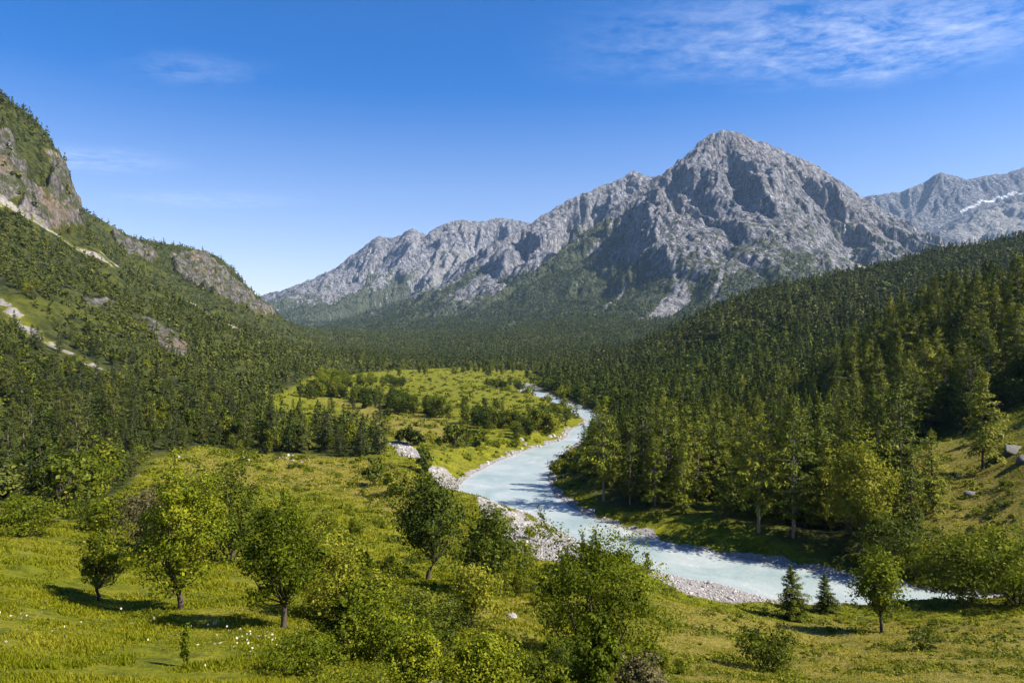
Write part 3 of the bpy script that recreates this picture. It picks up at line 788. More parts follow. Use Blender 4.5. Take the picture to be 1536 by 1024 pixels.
def broadleaf_mesh(seed, h, wdt, tf=.28, n=5000, leaf=.2, mat='hawthorn', stems=1, clump=.10, shoots=0, lop=0.0, gap=.0, top=.0):
    """tf: clear trunk share; stems>1: a bush growing from the ground"""
    r = np.random.default_rng(seed); w = Woody()
    cz = h * (tf + (1 - tf) * .5); rz = h * (1 - tf) * .5; rx = wdt * .5
    nc = max(12, int(16 + 60 * min(1, n / 6000)))
    cc = []
    lob = [(r.uniform(0, 6.28), r.uniform(-.9, .8), r.uniform(.15, .55)) for _ in range(7)]
    tries = 0
    while len(cc) < nc and tries < 4000:
        tries += 1
        v = unit(r.normal(size=3)); rad = r.uniform(.2, 1) ** .5 * r.choice([.80, .95, 1.12], p=[.5, .35, .15])
        bulge = 1 + sum(a * math.cos(math.atan2(v[1], v[0]) - p) * max(0, 1 - abs(v[2] - q)) for p, q, a in lob) * .55
        q = np.array([v[0] * rx * bulge, v[1] * rx * bulge, v[2] * rz]) * rad
        if top: q[:2] *= 1 - top * (q[2] / rz * .5 + .5)
        q[0] += lop * wdt * .25 * (q[2] / rz)
        q[2] += cz
        if all(np.linalg.norm((q - o) / np.array([rx, rx, rz])) > .18 for o in cc) or r.random() < .06: cc.append(q)
    cc = np.array(cc)
    base = [np.array([0, 0, -.4])]
    if stems == 1:
        fork = np.array([r.normal(0, .03) * h, r.normal(0, .03) * h, h * max(tf * .85, .08)])
        w.add([[0, 0, -.5], fork * [.3, .3, .45], fork], [.022 * h + .03, .018 * h + .02, .015 * h + .015], 7)
        for i, q in enumerate(cc[:: max(1, len(cc) // 22)]):
            mid = fork * .5 + q * .5 + np.array([0, 0, -.03 * h]) + r.normal(0, .03 * h, 3)
            mid[2] = max(mid[2], fork[2] * .9)
            w.add([fork, fork * .75 + mid * .25 + [0, 0, .01 * h], mid, q], [.009 * h, .007 * h, .005 * h, .002 * h], 5)
    else:
        for i in range(stems):
            q = cc[i % len(cc)]; b0 = np.array([r.normal(0, .07 * wdt), r.normal(0, .07 * wdt), -.4])
            w.add([b0, b0 * .5 + q * .5 * [1, 1, .8], q], [.011 * h, .007 * h, .003 * h], 5)
    per = n // len(cc)
    C, ti, A, NR = [], [], [], []
    for q in cc:
        m = int(per * r.uniform(.35, 1.65)); sg = clump * .86 * r.uniform(.5, 1.3)
        g = r.normal(size=(m, 3)); g *= np.minimum(1, 1.9 / (np.linalg.norm(g, axis=1, keepdims=True) + 1e-6))
        p = q + g * np.array([sg * wdt, sg * wdt, sg * h * .62])
        C.append(p); ti.append(r.normal(.5, .13) + r.normal(0, .16, m)); NR.append(g * .55 + (p - [0, 0, cz * .9]) / [rx, rx, rz] * .8 + [0, 0, .3]); A.append(g * .5 + r.normal(0, .8, (m, 3)))
    for i in range(shoots):
        q = cc[r.integers(len(cc))].copy(); 
        if q[2] < cz * .8: continue
        Ls_ = h * r.uniform(.10, .22); dd = unit(np.array([r.normal(0, .28), r.normal(0, .28), 1.0])); m = max(12, int(n / 160))
        s = r.uniform(0, 1, m); C.append(q + dd * (s * Ls_)[:, None] + r.normal(0, .012 * h, (m, 3))); ti.append(r.normal(.62, .17, m)); NR.append(r.normal(size=(m, 3)) + [0, 0, .3]); A.append(dd + r.normal(0, .6, (m, 3)))
        w.add([q, q + dd * Ls_ * .95], [.003 * h, .001 * h], 4)
    C = np.concatenate(C); ti = np.concatenate(ti); A = np.concatenate(A); NR = np.concatenate(NR)
    keep = C[:, 2] > .04; C, ti, A, NR = C[keep], ti[keep], A[keep], NR[keep]
    sz = leaf * np.clip(r.lognormal(-.02, .34, len(C)), .45, 2.0)
    V, F = leaf_quads(C, A, sz, sz * r.uniform(.5, .8, len(C)), r, NR, .5)
    return mesh_np('crown', V, [F], MAT[mat], {'tint': np.repeat(ti, 4)}), w.mesh('trunk', MAT['bark'])

def place(name, meshes, loc, scale, rz, label, cat, group=None):
    crown, trunk = meshes
    t = bpy.data.objects.new(name, None); COL.objects.link(t); t.empty_display_size = .1
    t.location = loc; t.scale = scale if hasattr(scale, '__len__') else (scale,) * 3; t.rotation_euler = (0, 0, rz)
    tag(t, label, cat, group)
    c = link('crown', crown, t); k = link('trunk' if cat == 'tree' else 'stems', trunk, t)
    return t

def copy_tree(src, loc, scale, rz, label, group=None):
    t = src.copy(); COL.objects.link(t); t.location = loc; t.scale = scale if hasattr(scale, '__len__') else (scale,) * 3; t.rotation_euler = (0, 0, rz)
    t['label'] = label
    if group: t['group'] = group
    for ch in KIDS[src.name]:
        c = ch.copy(); COL.objects.link(c); c.parent = t
    return t
KIDS = {}

# ------------------------------------------------------------------ the trees one can point at
# column, foot row, height, width (px), builder, label
PLACED = []
def placed(px, py, hp, wp, kind, label, cat='tree', name=None, **kw):
    x, y, z = at(px, py)
    h = hp / FPX * y * 1.02; wd = wp / FPX * y
    A = hp * wp / 2.25
    seed = int(px * 7 + py)
    if kind == 'fir':
        ms = conifer_mesh(seed, h, kw.pop('style', 'spruce'), kw.pop('bare', .06), wd / h * .56, kw.pop('sprays', .55), **kw)
        nm = name or 'conifer_tree'
    else:
        n = int(np.clip(1.4 * A, 700, 22000)); leaf = kw.pop('leaf', max(.085, .0033 * y))
        if cat == 'shrub': kw.setdefault('stems', 7); kw.setdefault('tf', .04)
        ms = broadleaf_mesh(seed, h, wd, n=n, leaf=leaf, mat=kind, **kw)
        nm = name or ('shrub' if cat == 'shrub' else 'broadleaf_tree')
    PLACED.append((x, y, max(wd, .5)))
    return place(nm, ms, (x, y, z), 1, 0, label, cat)

placed(272, 914, 200, 152, 'hawthorn', 'yellow green hawthorn with forked trunk, middle of three in the left meadow', tf=.16, shoots=18, top=.35, clump=.08)
placed(425, 940, 196, 136, 'hawthorn', 'yellow green tree with dark slender trunk right beside the thicket', tf=.2, shoots=18, top=.3, clump=.08)
placed(150, 900, 104, 84, 'shrub', 'small thin tree with sparse olive leaves, smallest of the three in the left meadow', tf=.22, clump=.075, top=.3, shoots=6)
placed(640, 868, 160, 126, 'dark', 'dark green dense tree on a bare trunk standing alone in the lower meadow', tf=.17, clump=.11, top=.35)
placed(738, 892, 136, 104, 'dark', 'bushy dark green tree close beside the dark lone tree of the lower meadow', tf=.10, clump=.11, top=.4, stems=4)
placed(893, 992, 196, 222, 'hawthorn', 'big wide many-stemmed bush with airy upper shoots in front of the river', 'shrub', clump=.085, shoots=34, stems=14, tf=.02)
placed(707, 938, 96, 86, 'shrub', 'rounded olive shrub between the dark lone tree and the big airy bush', 'shrub', clump=.12)
placed(1323, 948, 118, 88, 'hawthorn', 'small broad tree with straight trunk on the near bank, leaves glowing yellow green', tf=.22, clump=.10, top=.55, shoots=5)
placed(1188, 930, 80, 64, 'fir', 'stout little dark fir on the near bank, left one of a pair', bare=.02, sprays=2.2)
placed(1236, 917, 56, 44, 'fir', 'smaller of two little firs at the water edge of the near bank', bare=.02, sprays=2.2)
placed(1150, 1006, 66, 96, 'shrub', 'low rounded green shrub alone in the near right meadow', 'shrub', clump=.12)
placed(1388, 973, 32, 46, 'dark', 'little dark shrub in the short grass right of the small broad tree', 'shrub')
placed(1398, 768, 122, 78, 'fir', 'young dark spruce standing free on the grassy slope right of the wood', bare=.10, sprays=.8)
placed(1474, 705, 146, 84, 'fir', 'tall dark spruce with long trunk highest on the grassy right slope', style='spruce', bare=.2, sprays=.9)
placed(1374, 812, 62, 40, 'fir', 'slim young spruce at the lower edge of the grassy right slope', bare=.03, sprays=.8)
placed(1288, 826, 172, 124, 'shrub', 'bright leafy tree with full crown at the right end of the riverside wood', tf=.06, clump=.11, top=.5)
placed(1330, 862, 92, 100, 'dark', 'dark shaded bush under the bright leafy tree by the water', 'shrub', clump=.12)
placed(1382, 858, 58, 84, 'shrub', 'grey green bush at the foot of the grassy right slope above the river', 'shrub', clump=.13)
placed(1440, 908, 100, 120, 'shrub', 'large dark green bush where the river runs behind leaves', 'shrub', clump=.11)
placed(1516, 906, 124, 140, 'hawthorn', 'large sunlit bush right of the river bend at the meadow end', 'shrub', clump=.11)
placed(1465, 868, 66, 90, 'hawthorn', 'rounded light green bush on the bank behind the large sunlit bush', 'shrub', clump=.13)
placed(345, 842, 156, 120, 'dark', 'tall full green bush behind the forked hawthorn of the left meadow', 'shrub', clump=.10, stems=9)
placed(230, 828, 96, 120, 'brown', 'brownish half dry bush behind the left meadow trees', 'shrub', clump=.12)
placed(165, 800, 62, 84, 'shrub', 'dull olive bush at the upper rim of the left meadow', 'shrub', clump=.13)
placed(128, 752, 62, 92, 'hawthorn', 'bright yellow green bush under the big pines on the left', 'shrub', clump=.13)
placed(40, 802, 50, 110, 'shrub', 'low spreading bush on the rim of the left meadow under the pines', 'shrub', clump=.13)
placed(505, 930, 118, 112, 'shrub', 'tall green shrub right behind the slender dark-trunked tree', 'shrub', clump=.10, stems=9)
placed(480, 870, 84, 88, 'shrub', 'olive shrub in the hollow behind the thicket of the near meadow', 'shrub', clump=.12)
placed(560, 990, 96, 118, 'hawthorn', 'sunny light green shrub in the thicket of the near meadow', 'shrub', clump=.10, shoots=8)
placed(455, 1012, 60, 110, 'hawthorn', 'low bright shrub in front of the slender dark-trunked tree', 'shrub', clump=.11)
placed(622, 1040, 104, 90, 'hawthorn', 'upright shrub with golden leaf tips at the lower edge of the thicket', 'shrub', clump=.09, shoots=12)
placed(722, 1050, 108, 130, 'hawthorn', 'wide light green shrub in front of the rounded olive shrub', 'shrub', clump=.09, shoots=10)
placed(890, 1062, 130, 88, 'hawthorn', 'tall bright shrub with upright shoots in front of the big airy bush', 'shrub', clump=.08, shoots=22)
placed(960, 1050, 70, 80, 'brown', 'low reddish brown shrub beside the upright bright shrub', 'shrub', clump=.1, shoots=8)
placed(815, 1055, 66, 80, 'shrub', 'small green shrub between the wide light shrub and the upright bright one', 'shrub', clump=.1, shoots=5)
placed(278, 1000, 62, 18, 'hawthorn', 'lone thin sapling sprouting from the flowery near meadow', 'shrub', clump=.14, stems=2, tf=.1)
placed(635, 714, 46, 34, 'dark', 'dark round tree at the head of the white gravel scar', tf=.08, top=.3)
placed(680, 672, 42, 36, 'dark', 'round dark tree standing alone in the middle meadow', tf=.10, clump=.12)
placed(622, 668, 34, 34, 'dark', 'dark bush tree left of the round lone tree of the middle meadow', tf=.04)
placed(603, 665, 22, 24, 'dark', 'low dark bush beside the dark bush tree of the middle meadow', 'shrub')
placed(581, 626, 14, 12, 'dark', 'small dark bush on the pale strip of the middle meadow', 'shrub')
placed(550, 612, 20, 18, 'dark', 'small dark tree at the left end of the hedge line', tf=.1)
placed(718, 668, 28, 40, 'dark', 'flat dark bush right of the round lone tree', 'shrub')
placed(560, 728, 38, 44, 'dark', 'dark leafy shrub on the dry meadow below the pine edge', 'shrub')
placed(590, 742, 44, 50, 'shrub', 'olive shrub on the dry meadow nearer the gravel scar', 'shrub')
placed(905, 750, 138, 84, 'fir', 'pine with bare pale lower trunk at the tip of the riverside wood', style='pine', bare=.28, sprays=.9)
placed(1138, 798, 178, 92, 'fir', 'tall pine with pale bare trunk in front of the riverside wood', style='pine', bare=.26, sprays=.9)
placed(1190, 806, 204, 112, 'fir', 'tallest broad pine right of the pale-trunked pine in the riverside wood', style='pine', bare=.2, sprays=.9)

# ------------------------------------------------------------------ woods
CONL = [conifer_mesh(920 + i, 20, st, ba, wd, .95, 'spruce') for i, (st, ba, wd) in enumerate([('spruce', .03, .24), ('mix', .06, .27), ('pine', .10, .29), ('mix', .04, .25)])]
CONW = [conifer_mesh(900 + i, 20, st, ba, wd, .95) for i, (st, ba, wd) in enumerate(
    [('spruce', .05, .25), ('pine', .16, .26), ('mix', .08, .26), ('spruce', .08, .22), ('pine', .10, .29), ('mix', .05, .24), ('spruce', .03, .27), ('mix', .12, .29)])]
BROW = [broadleaf_mesh(950 + i, 12, w_, tf=t_, n=1500, leaf=.62, mat=m_, clump=.13, top=.3) for i, (w_, t_, m_) in enumerate(
    [(9, .06, 'dark'), (8, .10, 'shrub'), (10, .05, 'dark'), (8.5, .06, 'shrub'), (7, .08, 'dark')])]
BROY = [broadleaf_mesh(960, 12, 8.5, tf=.06, n=1500, leaf=.62, mat='hawthorn', clump=.13, top=.3)]
SHRW = [broadleaf_mesh(980 + i, 1.6, w_, tf=.03, n=420, leaf=.22, mat=m_, clump=.16, stems=6) for i, (w_, m_) in enumerate(
    [(2.0, 'shrub'), (2.4, 'dark'), (1.8, 'hawthorn'), (2.6, 'shrub')])]

def lod_conifer(seed, nq):
    r = np.random.default_rng(seed)
    t = r.uniform(0, 1, nq) ** 1.25; az = r.uniform(0, 6.283, nq)
    rr = .21 * ((1 - t) ** .8) * np.sqrt(r.uniform(.12, 1, nq)) * (1 + .25 * np.sin(az * 2 + t * 9))
    C = np.stack([rr * np.cos(az), rr * np.sin(az), .05 + .93 * t], 1)
    A = np.stack([np.cos(az), np.sin(az), r.uniform(-.5, .6, nq)], 1) + r.normal(0, .35, (nq, 3))
    s = (.62 / math.sqrt(nq) * 2.1) * (.55 + .6 * (1 - t)) * r.uniform(.7, 1.3, nq)
    V, F = leaf_quads(C, A, s, s * r.uniform(.45, .75, nq), r, np.stack([np.cos(az) * .8, np.sin(az) * .8, np.full(nq, .6)], 1), .4)
    V[:4] = [[-.018, 0, .80], [0, .018, .80], [.0, 0, 1.0], [.018, 0, .80]]
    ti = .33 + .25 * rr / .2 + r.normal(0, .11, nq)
    return V, F, ti
def lod_broad(seed, nq):
    r = np.random.default_rng(seed)
    nb = 5 + nq // 30
    cs = np.array([unit(r.normal(size=3)) * r.uniform(.3, 1) * [.26, .26, .30] + [0, 0, .55] for _ in range(nb)])
    od = unit(r.normal(size=(nq, 3)))
    C = cs[r.integers(0, nb, nq)] + od * r.uniform(.5, 1, (nq, 1)) * .19
    C[:, 2] = np.abs(C[:, 2])
    A = r.normal(size=(nq, 3)); s = 1.35 / math.sqrt(nq) * r.uniform(.7, 1.3, nq)
    V, F = leaf_quads(C, A, s, s * r.uniform(.55, .9, nq), r, od * .6 + (C - [0, 0, .5]) * 2 + [0, 0, .3], .45)
    return V, F, r.normal(.5, .15, nq)
LOD = {('c', q): [lod_conifer(10 + i + q, q) for i in range(4)] for q in (22, 48, 110, 240, 800)}
LOD.update({('b', q): [lod_broad(60 + i + q, q) for i in range(3)] for q in (22, 48, 110, 240, 800)})

def jgrid(x0, x1, y0, y1, s, r):
    gx, gy = np.meshgrid(np.arange(x0, x1, s), np.arange(y0, y1, s))
    return (gx + r.uniform(-.45, .45, gx.shape) * s).ravel(), (gy + r.uniform(-.45, .45, gx.shape) * s).ravel()

r = np.random.default_rng(11)
pts = []   # x, y, kind (0 conifer, 1 broadleaf), height
for (d0, d1, sp) in ((84, 300, 4.7), (300, 640, 5.5), (640, 1000, 6.8), (1000, 2300, 9.5)):
    x, y = jgrid(-.82 * d1, .82 * d1, d0, d1, sp, r)
    k = np.abs(x / y) < .80; x, y = x[k], y[k]
    wd = gattr(wood, x, y); rk = gattr(rock, x, y); sc = gattr(scree_wide, x, y - 4); rd = gattr(RD, x, y)
    p = np.clip((wd - .18) * 2.2, 0, 1) * (rk < .35) * (sc < .3) * (rd > np.where((y < 290) & (y > 160), 9, 4))
    cl = fbm(x / 60, y / 60, 3, 19)
    left = x / y < np.interp(np.log(y), np.log([80, 260, 640, 2300]), [-.3, -.3, -.22, -.26])
    p = p * np.where(left & (y > 250), np.clip(.92 + 1.2 * cl, .32, 1), 1)
    # ledges of the cliffs carry a few bushes
    p = np.maximum(p, .45 * (rk > .35) * (cl > .0))
    k = r.random(len(x)) < p
    x, y, left, cl = x[k], y[k], left[k], cl[k]
    right = x / y > .05
    pc = np.where(left, .62 - .35 * sstep(.0, .6, fbm(x / 80, y / 80, 3, 27)), np.where(right, np.where(y < 330, .84, .48), .6))
    kind = (r.random(len(x)) > pc).astype(int)
    base = np.where(left, np.where(y < 260, 13.5, 9.3), np.where(right, np.where(y < 340, np.where(gz(x, y) > 11, 18.5, np.interp(y, [120, 160, 215], [22, 18, 14.5])), 13.5), 11.0))
    hh = base * r.uniform(.55, 1.25, len(x)) * np.where(kind == 1, .62, 1.0)
    rd = gattr(RD, x, y); hh = np.where(left & (cl > .35), hh * .6, hh); hh = np.where((rd < 22) & (y > 190), np.minimum(hh, 5 + rd * .55), hh)
    pts.append(np.stack([x, y, kind, hh], 1))
pts = np.concatenate(pts)
# keep clear of the trees already set
for (px_, py_, wd_) in PLACED:
    dd = np.hypot(pts[:, 0] - px_, pts[:, 1] - py_); pts = pts[dd > .45 * wd_ + 1.2]
pz = gz(pts[:, 0], pts[:, 1])
# drop what the land hides from anywhere near the viewpoint
vis = np.ones(len(pts), bool)
topz = pz + pts[:, 3] + 10
for f in np.linspace(.12, .985, 60):
    lx, ly = pts[:, 0] * f, pts[:, 1] * f
    vis &= ~(gz(lx, ly) > CAMZ + 6 + (topz - CAMZ - 6) * f)
pts, pz = pts[vis], pz[vis]
# which ones show largest: paint them near to far on a coarse screen
GW, GH = 512, 342; buf = np.zeros((GH, GW), bool)
order = np.argsort(pts[:, 1]); area = np.zeros(len(pts))
for i in order:
    x, y, kd, h = pts[i]; s = FPX / y / 3
    c = CX / 3 + x * s; b0 = HOR / 3 - (pz[i] - CAMZ) * s; hp = h * s; wp = (.21 if kd == 0 else .36) * h * s
    if hp < 2 or c < 0 or c > GW: continue
    for row in range(max(0, int(b0 - hp)), min(GH, int(b0) + 1)):
        t = (b0 - row) / hp
        ww = wp * (1 - t) if kd == 0 else wp * math.sqrt(max(0, 1 - (2 * t - 1) ** 2))
        a, b = max(0, int(c - ww + .5)), min(GW, int(c + ww + .5))
        if b > a:
            area[i] += (b - a) - buf[row, a:b].sum(); buf[row, a:b] = True
con = np.nonzero(pts[:, 2] == 0)[0]; bro = np.nonzero(pts[:, 2] == 1)[0]
NCON, NBRO = 280, 96
solo = np.concatenate([con[np.argsort(-area[con])][:NCON], bro[np.argsort(-area[bro])][:NBRO]])
solo = solo[area[solo] > 0]
is_solo = np.zeros(len(pts), bool); is_solo[solo] = True

def zone_of(x, y, kd):
    u = x / y
    w_ = 'conifer' if kd == 0 else 'leafy tree'
    if u < -.1:
        if y < 240: return f'dark green {w_} in the wood along the foot of the left slope', f'{w_}s at the foot of the left slope'
        return f'small {w_} scattered on the steep left slope below the crag', f'{w_}s on the steep left slope'
    if y < 300 and gz(np.array([x]), np.array([y]))[0] < 9: return f'{w_} in the dense riverside wood inside the bend', f'{w_}s of the riverside wood'
    if y < 420: return f'{w_} on the near wooded hill above the grassy right slope', f'{w_}s of the near right hill'
    return f'{w_} in the farther forest right of the river', f'{w_}s of the farther right forest'

first = {}
def put(kindkey, lib, name, cat, x, y, z, h, href, label, group, r, wv=.12):
    i = int(r.integers(len(lib))); s = h / href
    sc = (s * r.uniform(1 - wv, 1 + wv),) * 2 + (s,); rz = r.uniform(0, 6.283)
    key = (kindkey, i)
    if key not in first:
        o = place(name, lib[i], (x, y, z), sc, rz, label, cat, group); first[key] = o
        KIDS[o.name] = [c for c in COL.objects if c.parent == o]
        return o
    return copy_tree(first[key], (x, y, z), sc, rz, label, group)
for i in solo:
    x, y, kd, h = pts[i]
    lab, grp = zone_of(x, y, int(kd))
    if kd == 0: put('cl' if x / y < -.1 else 'c', CONL if x / y < -.1 else CONW, 'conifer_tree', 'tree', x, y, pz[i] - .15, h, 20, lab, grp, r)
    else: put('b', BROW, 'broadleaf_tree', 'tree', x, y, pz[i] - .15, h, 12, lab, grp, r)

# hedge line and scattered growth of the meadows
def along(pl, n, spread, r):
    q = resample(np.array([at(*p)[:2] for p in pl]), n * 4)[r.permutation(n * 4)[:n]]
    return q + r.normal(0, spread, q.shape)
def row(pl, n, spread, lib, key, name, cat, hr, href, lab, grp, rdmin=4):
    for (x, y) in along(pl, n, spread, r):
        if gattr(RD, np.array([x]), np.array([y]))[0] < rdmin or (x / y < -.31 and y < 63): continue
        put(key, lib, name, cat, x, y, float(gz(np.array([x]), np.array([y]))[0]) - .1, r.uniform(*hr), href, lab, grp, r, .25)
row([(470, 596), (487, 590), (553, 604), (637, 622), (703, 632), (753, 642), (803, 650), (838, 640)], 88, 4.2, BROW, 'b', 'broadleaf_tree', 'tree', (5.5, 10), 12, 'round leafy tree in the hedge line across the middle meadow', 'hedge line trees')
row([(700, 640), (760, 652), (815, 655), (850, 630)], 26, 7, BROW, 'b', 'broadleaf_tree', 'tree', (3.5, 7), 12, 'low leafy tree on the stony bank before the far river bend', 'trees above the far river bend', 5)
row([(480, 584), (500, 580), (540, 578)], 16, 8, BROY, 'by', 'broadleaf_tree', 'tree', (7, 12), 12, 'pale yellow green tree at the left edge of the far meadow', 'pale trees at the far meadow')
row([(573, 574), (607, 582)], 9, 4, BROW[:1], 'bd', 'broadleaf_tree', 'tree', (6, 10), 12, 'dark tree in the short row on the far meadow', 'dark row on the far meadow')
row([(693, 582), (720, 578), (760, 584)], 13, 7, BROW[:1], 'bd', 'broadleaf_tree', 'tree', (5, 8), 12, 'dark tree in the loose cluster on the bright far meadow', 'dark cluster on the far meadow')
row([(560, 566), (640, 560), (720, 556), (790, 566)], 22, 14, BROW, 'b', 'broadleaf_tree', 'tree', (7, 12), 12, 'leafy tree along the far end of the bright meadow', 'trees closing the far meadow')
row([(395, 690), (470, 700), (540, 720), (590, 780), (480, 760), (420, 740)], 36, 9, SHRW, 's', 'shrub', 'shrub', (.7, 2.0), 1.6, 'small green shrub dotted over the dry left meadow', 'small shrubs of the dry left meadow')
row([(580, 800), (560, 850), (600, 900), (520, 840)], 20, 5, SHRW, 's', 'shrub', 'shrub', (.7, 1.7), 1.6, 'small shrub in the green hollow left of the dark lone tree', 'small shrubs of the green hollow')
row([(560, 645), (640, 660), (700, 680), (760, 668), (800, 660)], 26, 7, SHRW, 's', 'shrub', 'shrub', (1.2, 3.0), 1.6, 'small shrub on the middle meadow near the stony bank', 'small shrubs of the middle meadow')
row([(862, 768), (900, 782), (960, 800), (1040, 818), (1120, 832)], 28, 2.2, SHRW, 's', 'shrub', 'shrub', (.8, 2.2), 1.6, 'low bush on the grassy far bank below the riverside wood', 'low bushes on the far bank', 2)
row([(832, 720), (836, 700), (850, 690)], 16, 2.4, SHRW, 's', 'shrub', 'shrub', (2.0, 4.2), 1.6, 'leafy bush on the inner shore of the river bend', 'bushes on the inner shore', 2)
row([(1360, 830), (1440, 830), (1536, 800), (1480, 760), (1536, 720)], 26, 4.5, SHRW, 's', 'shrub', 'shrub', (.5, 1.5), 1.6, 'small shrub on the grassy right slope', 'small shrubs of the right slope', 6)
row([(740, 800), (790, 830), (780, 860), (820, 880)], 16, 2.5, SHRW, 's', 'shrub', 'shrub', (1.0, 2.6), 1.6, 'low green shrub between the gravel bar and the big airy bush', 'shrubs behind the gravel bar', 2)
row([(765, 770), (790, 790)], 6, 1.5, SHRW[2:3], 'sy', 'shrub', 'shrub', (.6, 1.2), 1.6, 'yellow green tuft growing on the pale gravel bar', 'tufts on the gravel bar', 1)
row([(1050, 925), (1150, 940), (1440, 930), (1536, 940)], 12, 4, SHRW, 's', 'shrub', 'shrub', (.4, .9), 1.6, 'tiny shrub in the short grass of the near right meadow', 'tiny shrubs of the near right meadow', 3)

THK = [broadleaf_mesh(700 + i, 3, w_, tf=.03, n=n_, leaf=.145, mat=m_, clump=.10, stems=8, shoots=sh, top=tp) for i, (w_, m_, sh, n_, tp) in enumerate(
    [(3.2, 'shrub', 6, 3000, .2), (2.6, 'hawthorn', 12, 2600, .3), (3.6, 'dark', 4, 3200, .1), (2.4, 'shrub', 14, 2200, .45), (3.4, 'hawthorn', 8, 2800, .1)])]
row([(500, 890), (500, 965), (560, 940), (520, 1000), (600, 1000), (580, 900), (500, 840)], 22, 2.2, THK, 't', 'shrub', 'shrub', (1.6, 3.4), 3, 'leafy shrub in the thicket right of the slender dark-trunked tree', 'shrubs of the near thicket')
row([(640, 1000), (700, 1010), (780, 1000), (840, 1010), (930, 1015), (1000, 1000)], 20, 1.6, THK, 't', 'shrub', 'shrub', (1.0, 2.2), 3, 'leafy shrub around the foot of the big airy bush', 'shrubs below the big airy bush')
row([(60, 790), (130, 770), (200, 780), (240, 760), (310, 780)], 22, 2.2, THK, 't', 'shrub', 'shrub', (1.6, 3.6), 3, 'dense shrub in the hollow behind the left meadow', 'shrubs behind the left meadow')
row([(380, 800), (450, 780), (520, 830), (480, 860)], 14, 3.5, THK, 't', 'shrub', 'shrub', (1.4, 3.2), 3, 'shrub in the hollow between the thicket and the dry meadow', 'shrubs between thicket and dry meadow')
row([(690, 880), (740, 860), (770, 880), (800, 900)], 12, 2.0, THK, 't', 'shrub', 'shrub', (1.2, 2.8), 3, 'shrub between the lone dark tree and the river gravel', 'shrubs beside the lone dark tree', 2)
row([(1400, 880), (1450, 890), (1520, 890)], 12, 2.5, THK, 't', 'shrub', 'shrub', (1.4, 3.0), 3, 'shrub crowding the river bank at the right end of the river', 'shrubs at the right river end', 1)

row([(548, 590), (640, 602), (700, 610), (765, 620)], 22, 4, BROW, 'b', 'broadleaf_tree', 'tree', (3.0, 6.5), 12, 'low leafy tree in the thin row between middle and far meadow', 'thin tree row of the far meadow')
row([(600, 585), (700, 592), (770, 592), (740, 570), (640, 572)], 18, 12, SHRW, 's', 'shrub', 'shrub', (1.4, 3.2), 1.6, 'small dark shrub dotted over the bright far meadow', 'shrubs of the far meadow')
row([(852, 628), (835, 612), (812, 598), (794, 588)], 16, 3, SHRW, 's', 'shrub', 'shrub', (2.0, 5.0), 1.6, 'bush on the left shore of the far river reach', 'bushes of the far left shore', 1.5)
row([(905, 622), (880, 606), (850, 594), (812, 578)], 16, 4, SHRW, 's', 'shrub', 'shrub', (4.0, 8.5), 1.6, 'bush on the wooded right shore of the far river reach', 'bushes of the far right shore', 1.5)

row([(770, 583), (785, 578), (800, 576), (812, 580)], 9, 4, BROW[:1], 'bd', 'broadleaf_tree', 'tree', (5, 9), 12, 'dark tree where the far river reach disappears from sight', 'dark trees closing the far river reach', .5)

# ------------------------------------------------------------------ the rest of the forest as one mass
def merged(name, X, Y, Z, Hh, Kd, mats, label, seed):
    r = np.random.default_rng(seed); VV_, FF_, TT_, MI = [], [], [], []; off = 0
    pix = Hh / Y * FPX / 1.5
    q = np.where(pix > 40, 800, np.where(pix > 22, 240, np.where(pix > 11.5, 110, np.where(pix > 6.5, 48, 22))))
    var = r.integers(0, 4, len(X))
    for (kk, code) in ((0, 'c'), (1, 'b')):
        for qq in (22, 48, 110, 240, 800):
            for vi, (tv, tf_, tt) in enumerate(LOD[(code, qq)]):
                s = np.nonzero((Kd == kk) & (q == qq) & (var % len(LOD[(code, qq)]) == vi))[0]
                if not len(s): continue
                a = r.uniform(0, 6.283, len(s)); ca, sa = np.cos(a)[:, None], np.sin(a)[:, None]
                h = Hh[s][:, None]; wv = h * r.uniform(.72, 1.45, (len(s), 1)) * (1.2 if kk == 0 else 1.15)
                vx = (tv[None, :, 0] * ca - tv[None, :, 1] * sa) * wv + X[s][:, None]
                vy = (tv[None, :, 0] * sa + tv[None, :, 1] * ca) * wv + Y[s][:, None]
                vz = tv[None, :, 2] * h + Z[s][:, None]
                VV_.append(np.stack([vx, vy, vz], -1).reshape(-1, 3))
                n = len(tv)
                FF_.append((tf_[None] + (np.arange(len(s)) * n)[:, None, None]).reshape(-1, 4) + off); off += len(s) * n
                TT_.append(np.repeat((tt[None] + r.normal(0, .12, (len(s), 1))).ravel(), 4))
                mi = 0 if kk == 0 else 1
                m_ = np.full(len(s) * len(tf_), mi)
                if kk == 1: m_ = np.repeat(np.where(r.random(len(s)) < .16, 2, 1), len(tf_))
                MI.append(m_)
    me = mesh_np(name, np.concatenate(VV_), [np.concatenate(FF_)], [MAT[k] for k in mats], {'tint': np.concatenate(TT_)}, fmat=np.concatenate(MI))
    o = link(name, me); tag(o, label, None, None, 'stuff'); return o
k = ~is_solo
Pn = pts[k]; Zn = pz[k] - .3
lft = Pn[:, 0] / Pn[:, 1] < -.12
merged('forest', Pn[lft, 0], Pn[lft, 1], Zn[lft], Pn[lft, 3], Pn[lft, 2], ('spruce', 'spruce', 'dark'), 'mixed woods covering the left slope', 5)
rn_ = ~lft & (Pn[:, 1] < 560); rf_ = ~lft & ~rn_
merged('forest', Pn[rn_, 0], Pn[rn_, 1], Zn[rn_], Pn[rn_, 3], Pn[rn_, 2], ('conifer', 'dark', 'shrub'), 'mixed forest of the riverside and near right hill', 6)
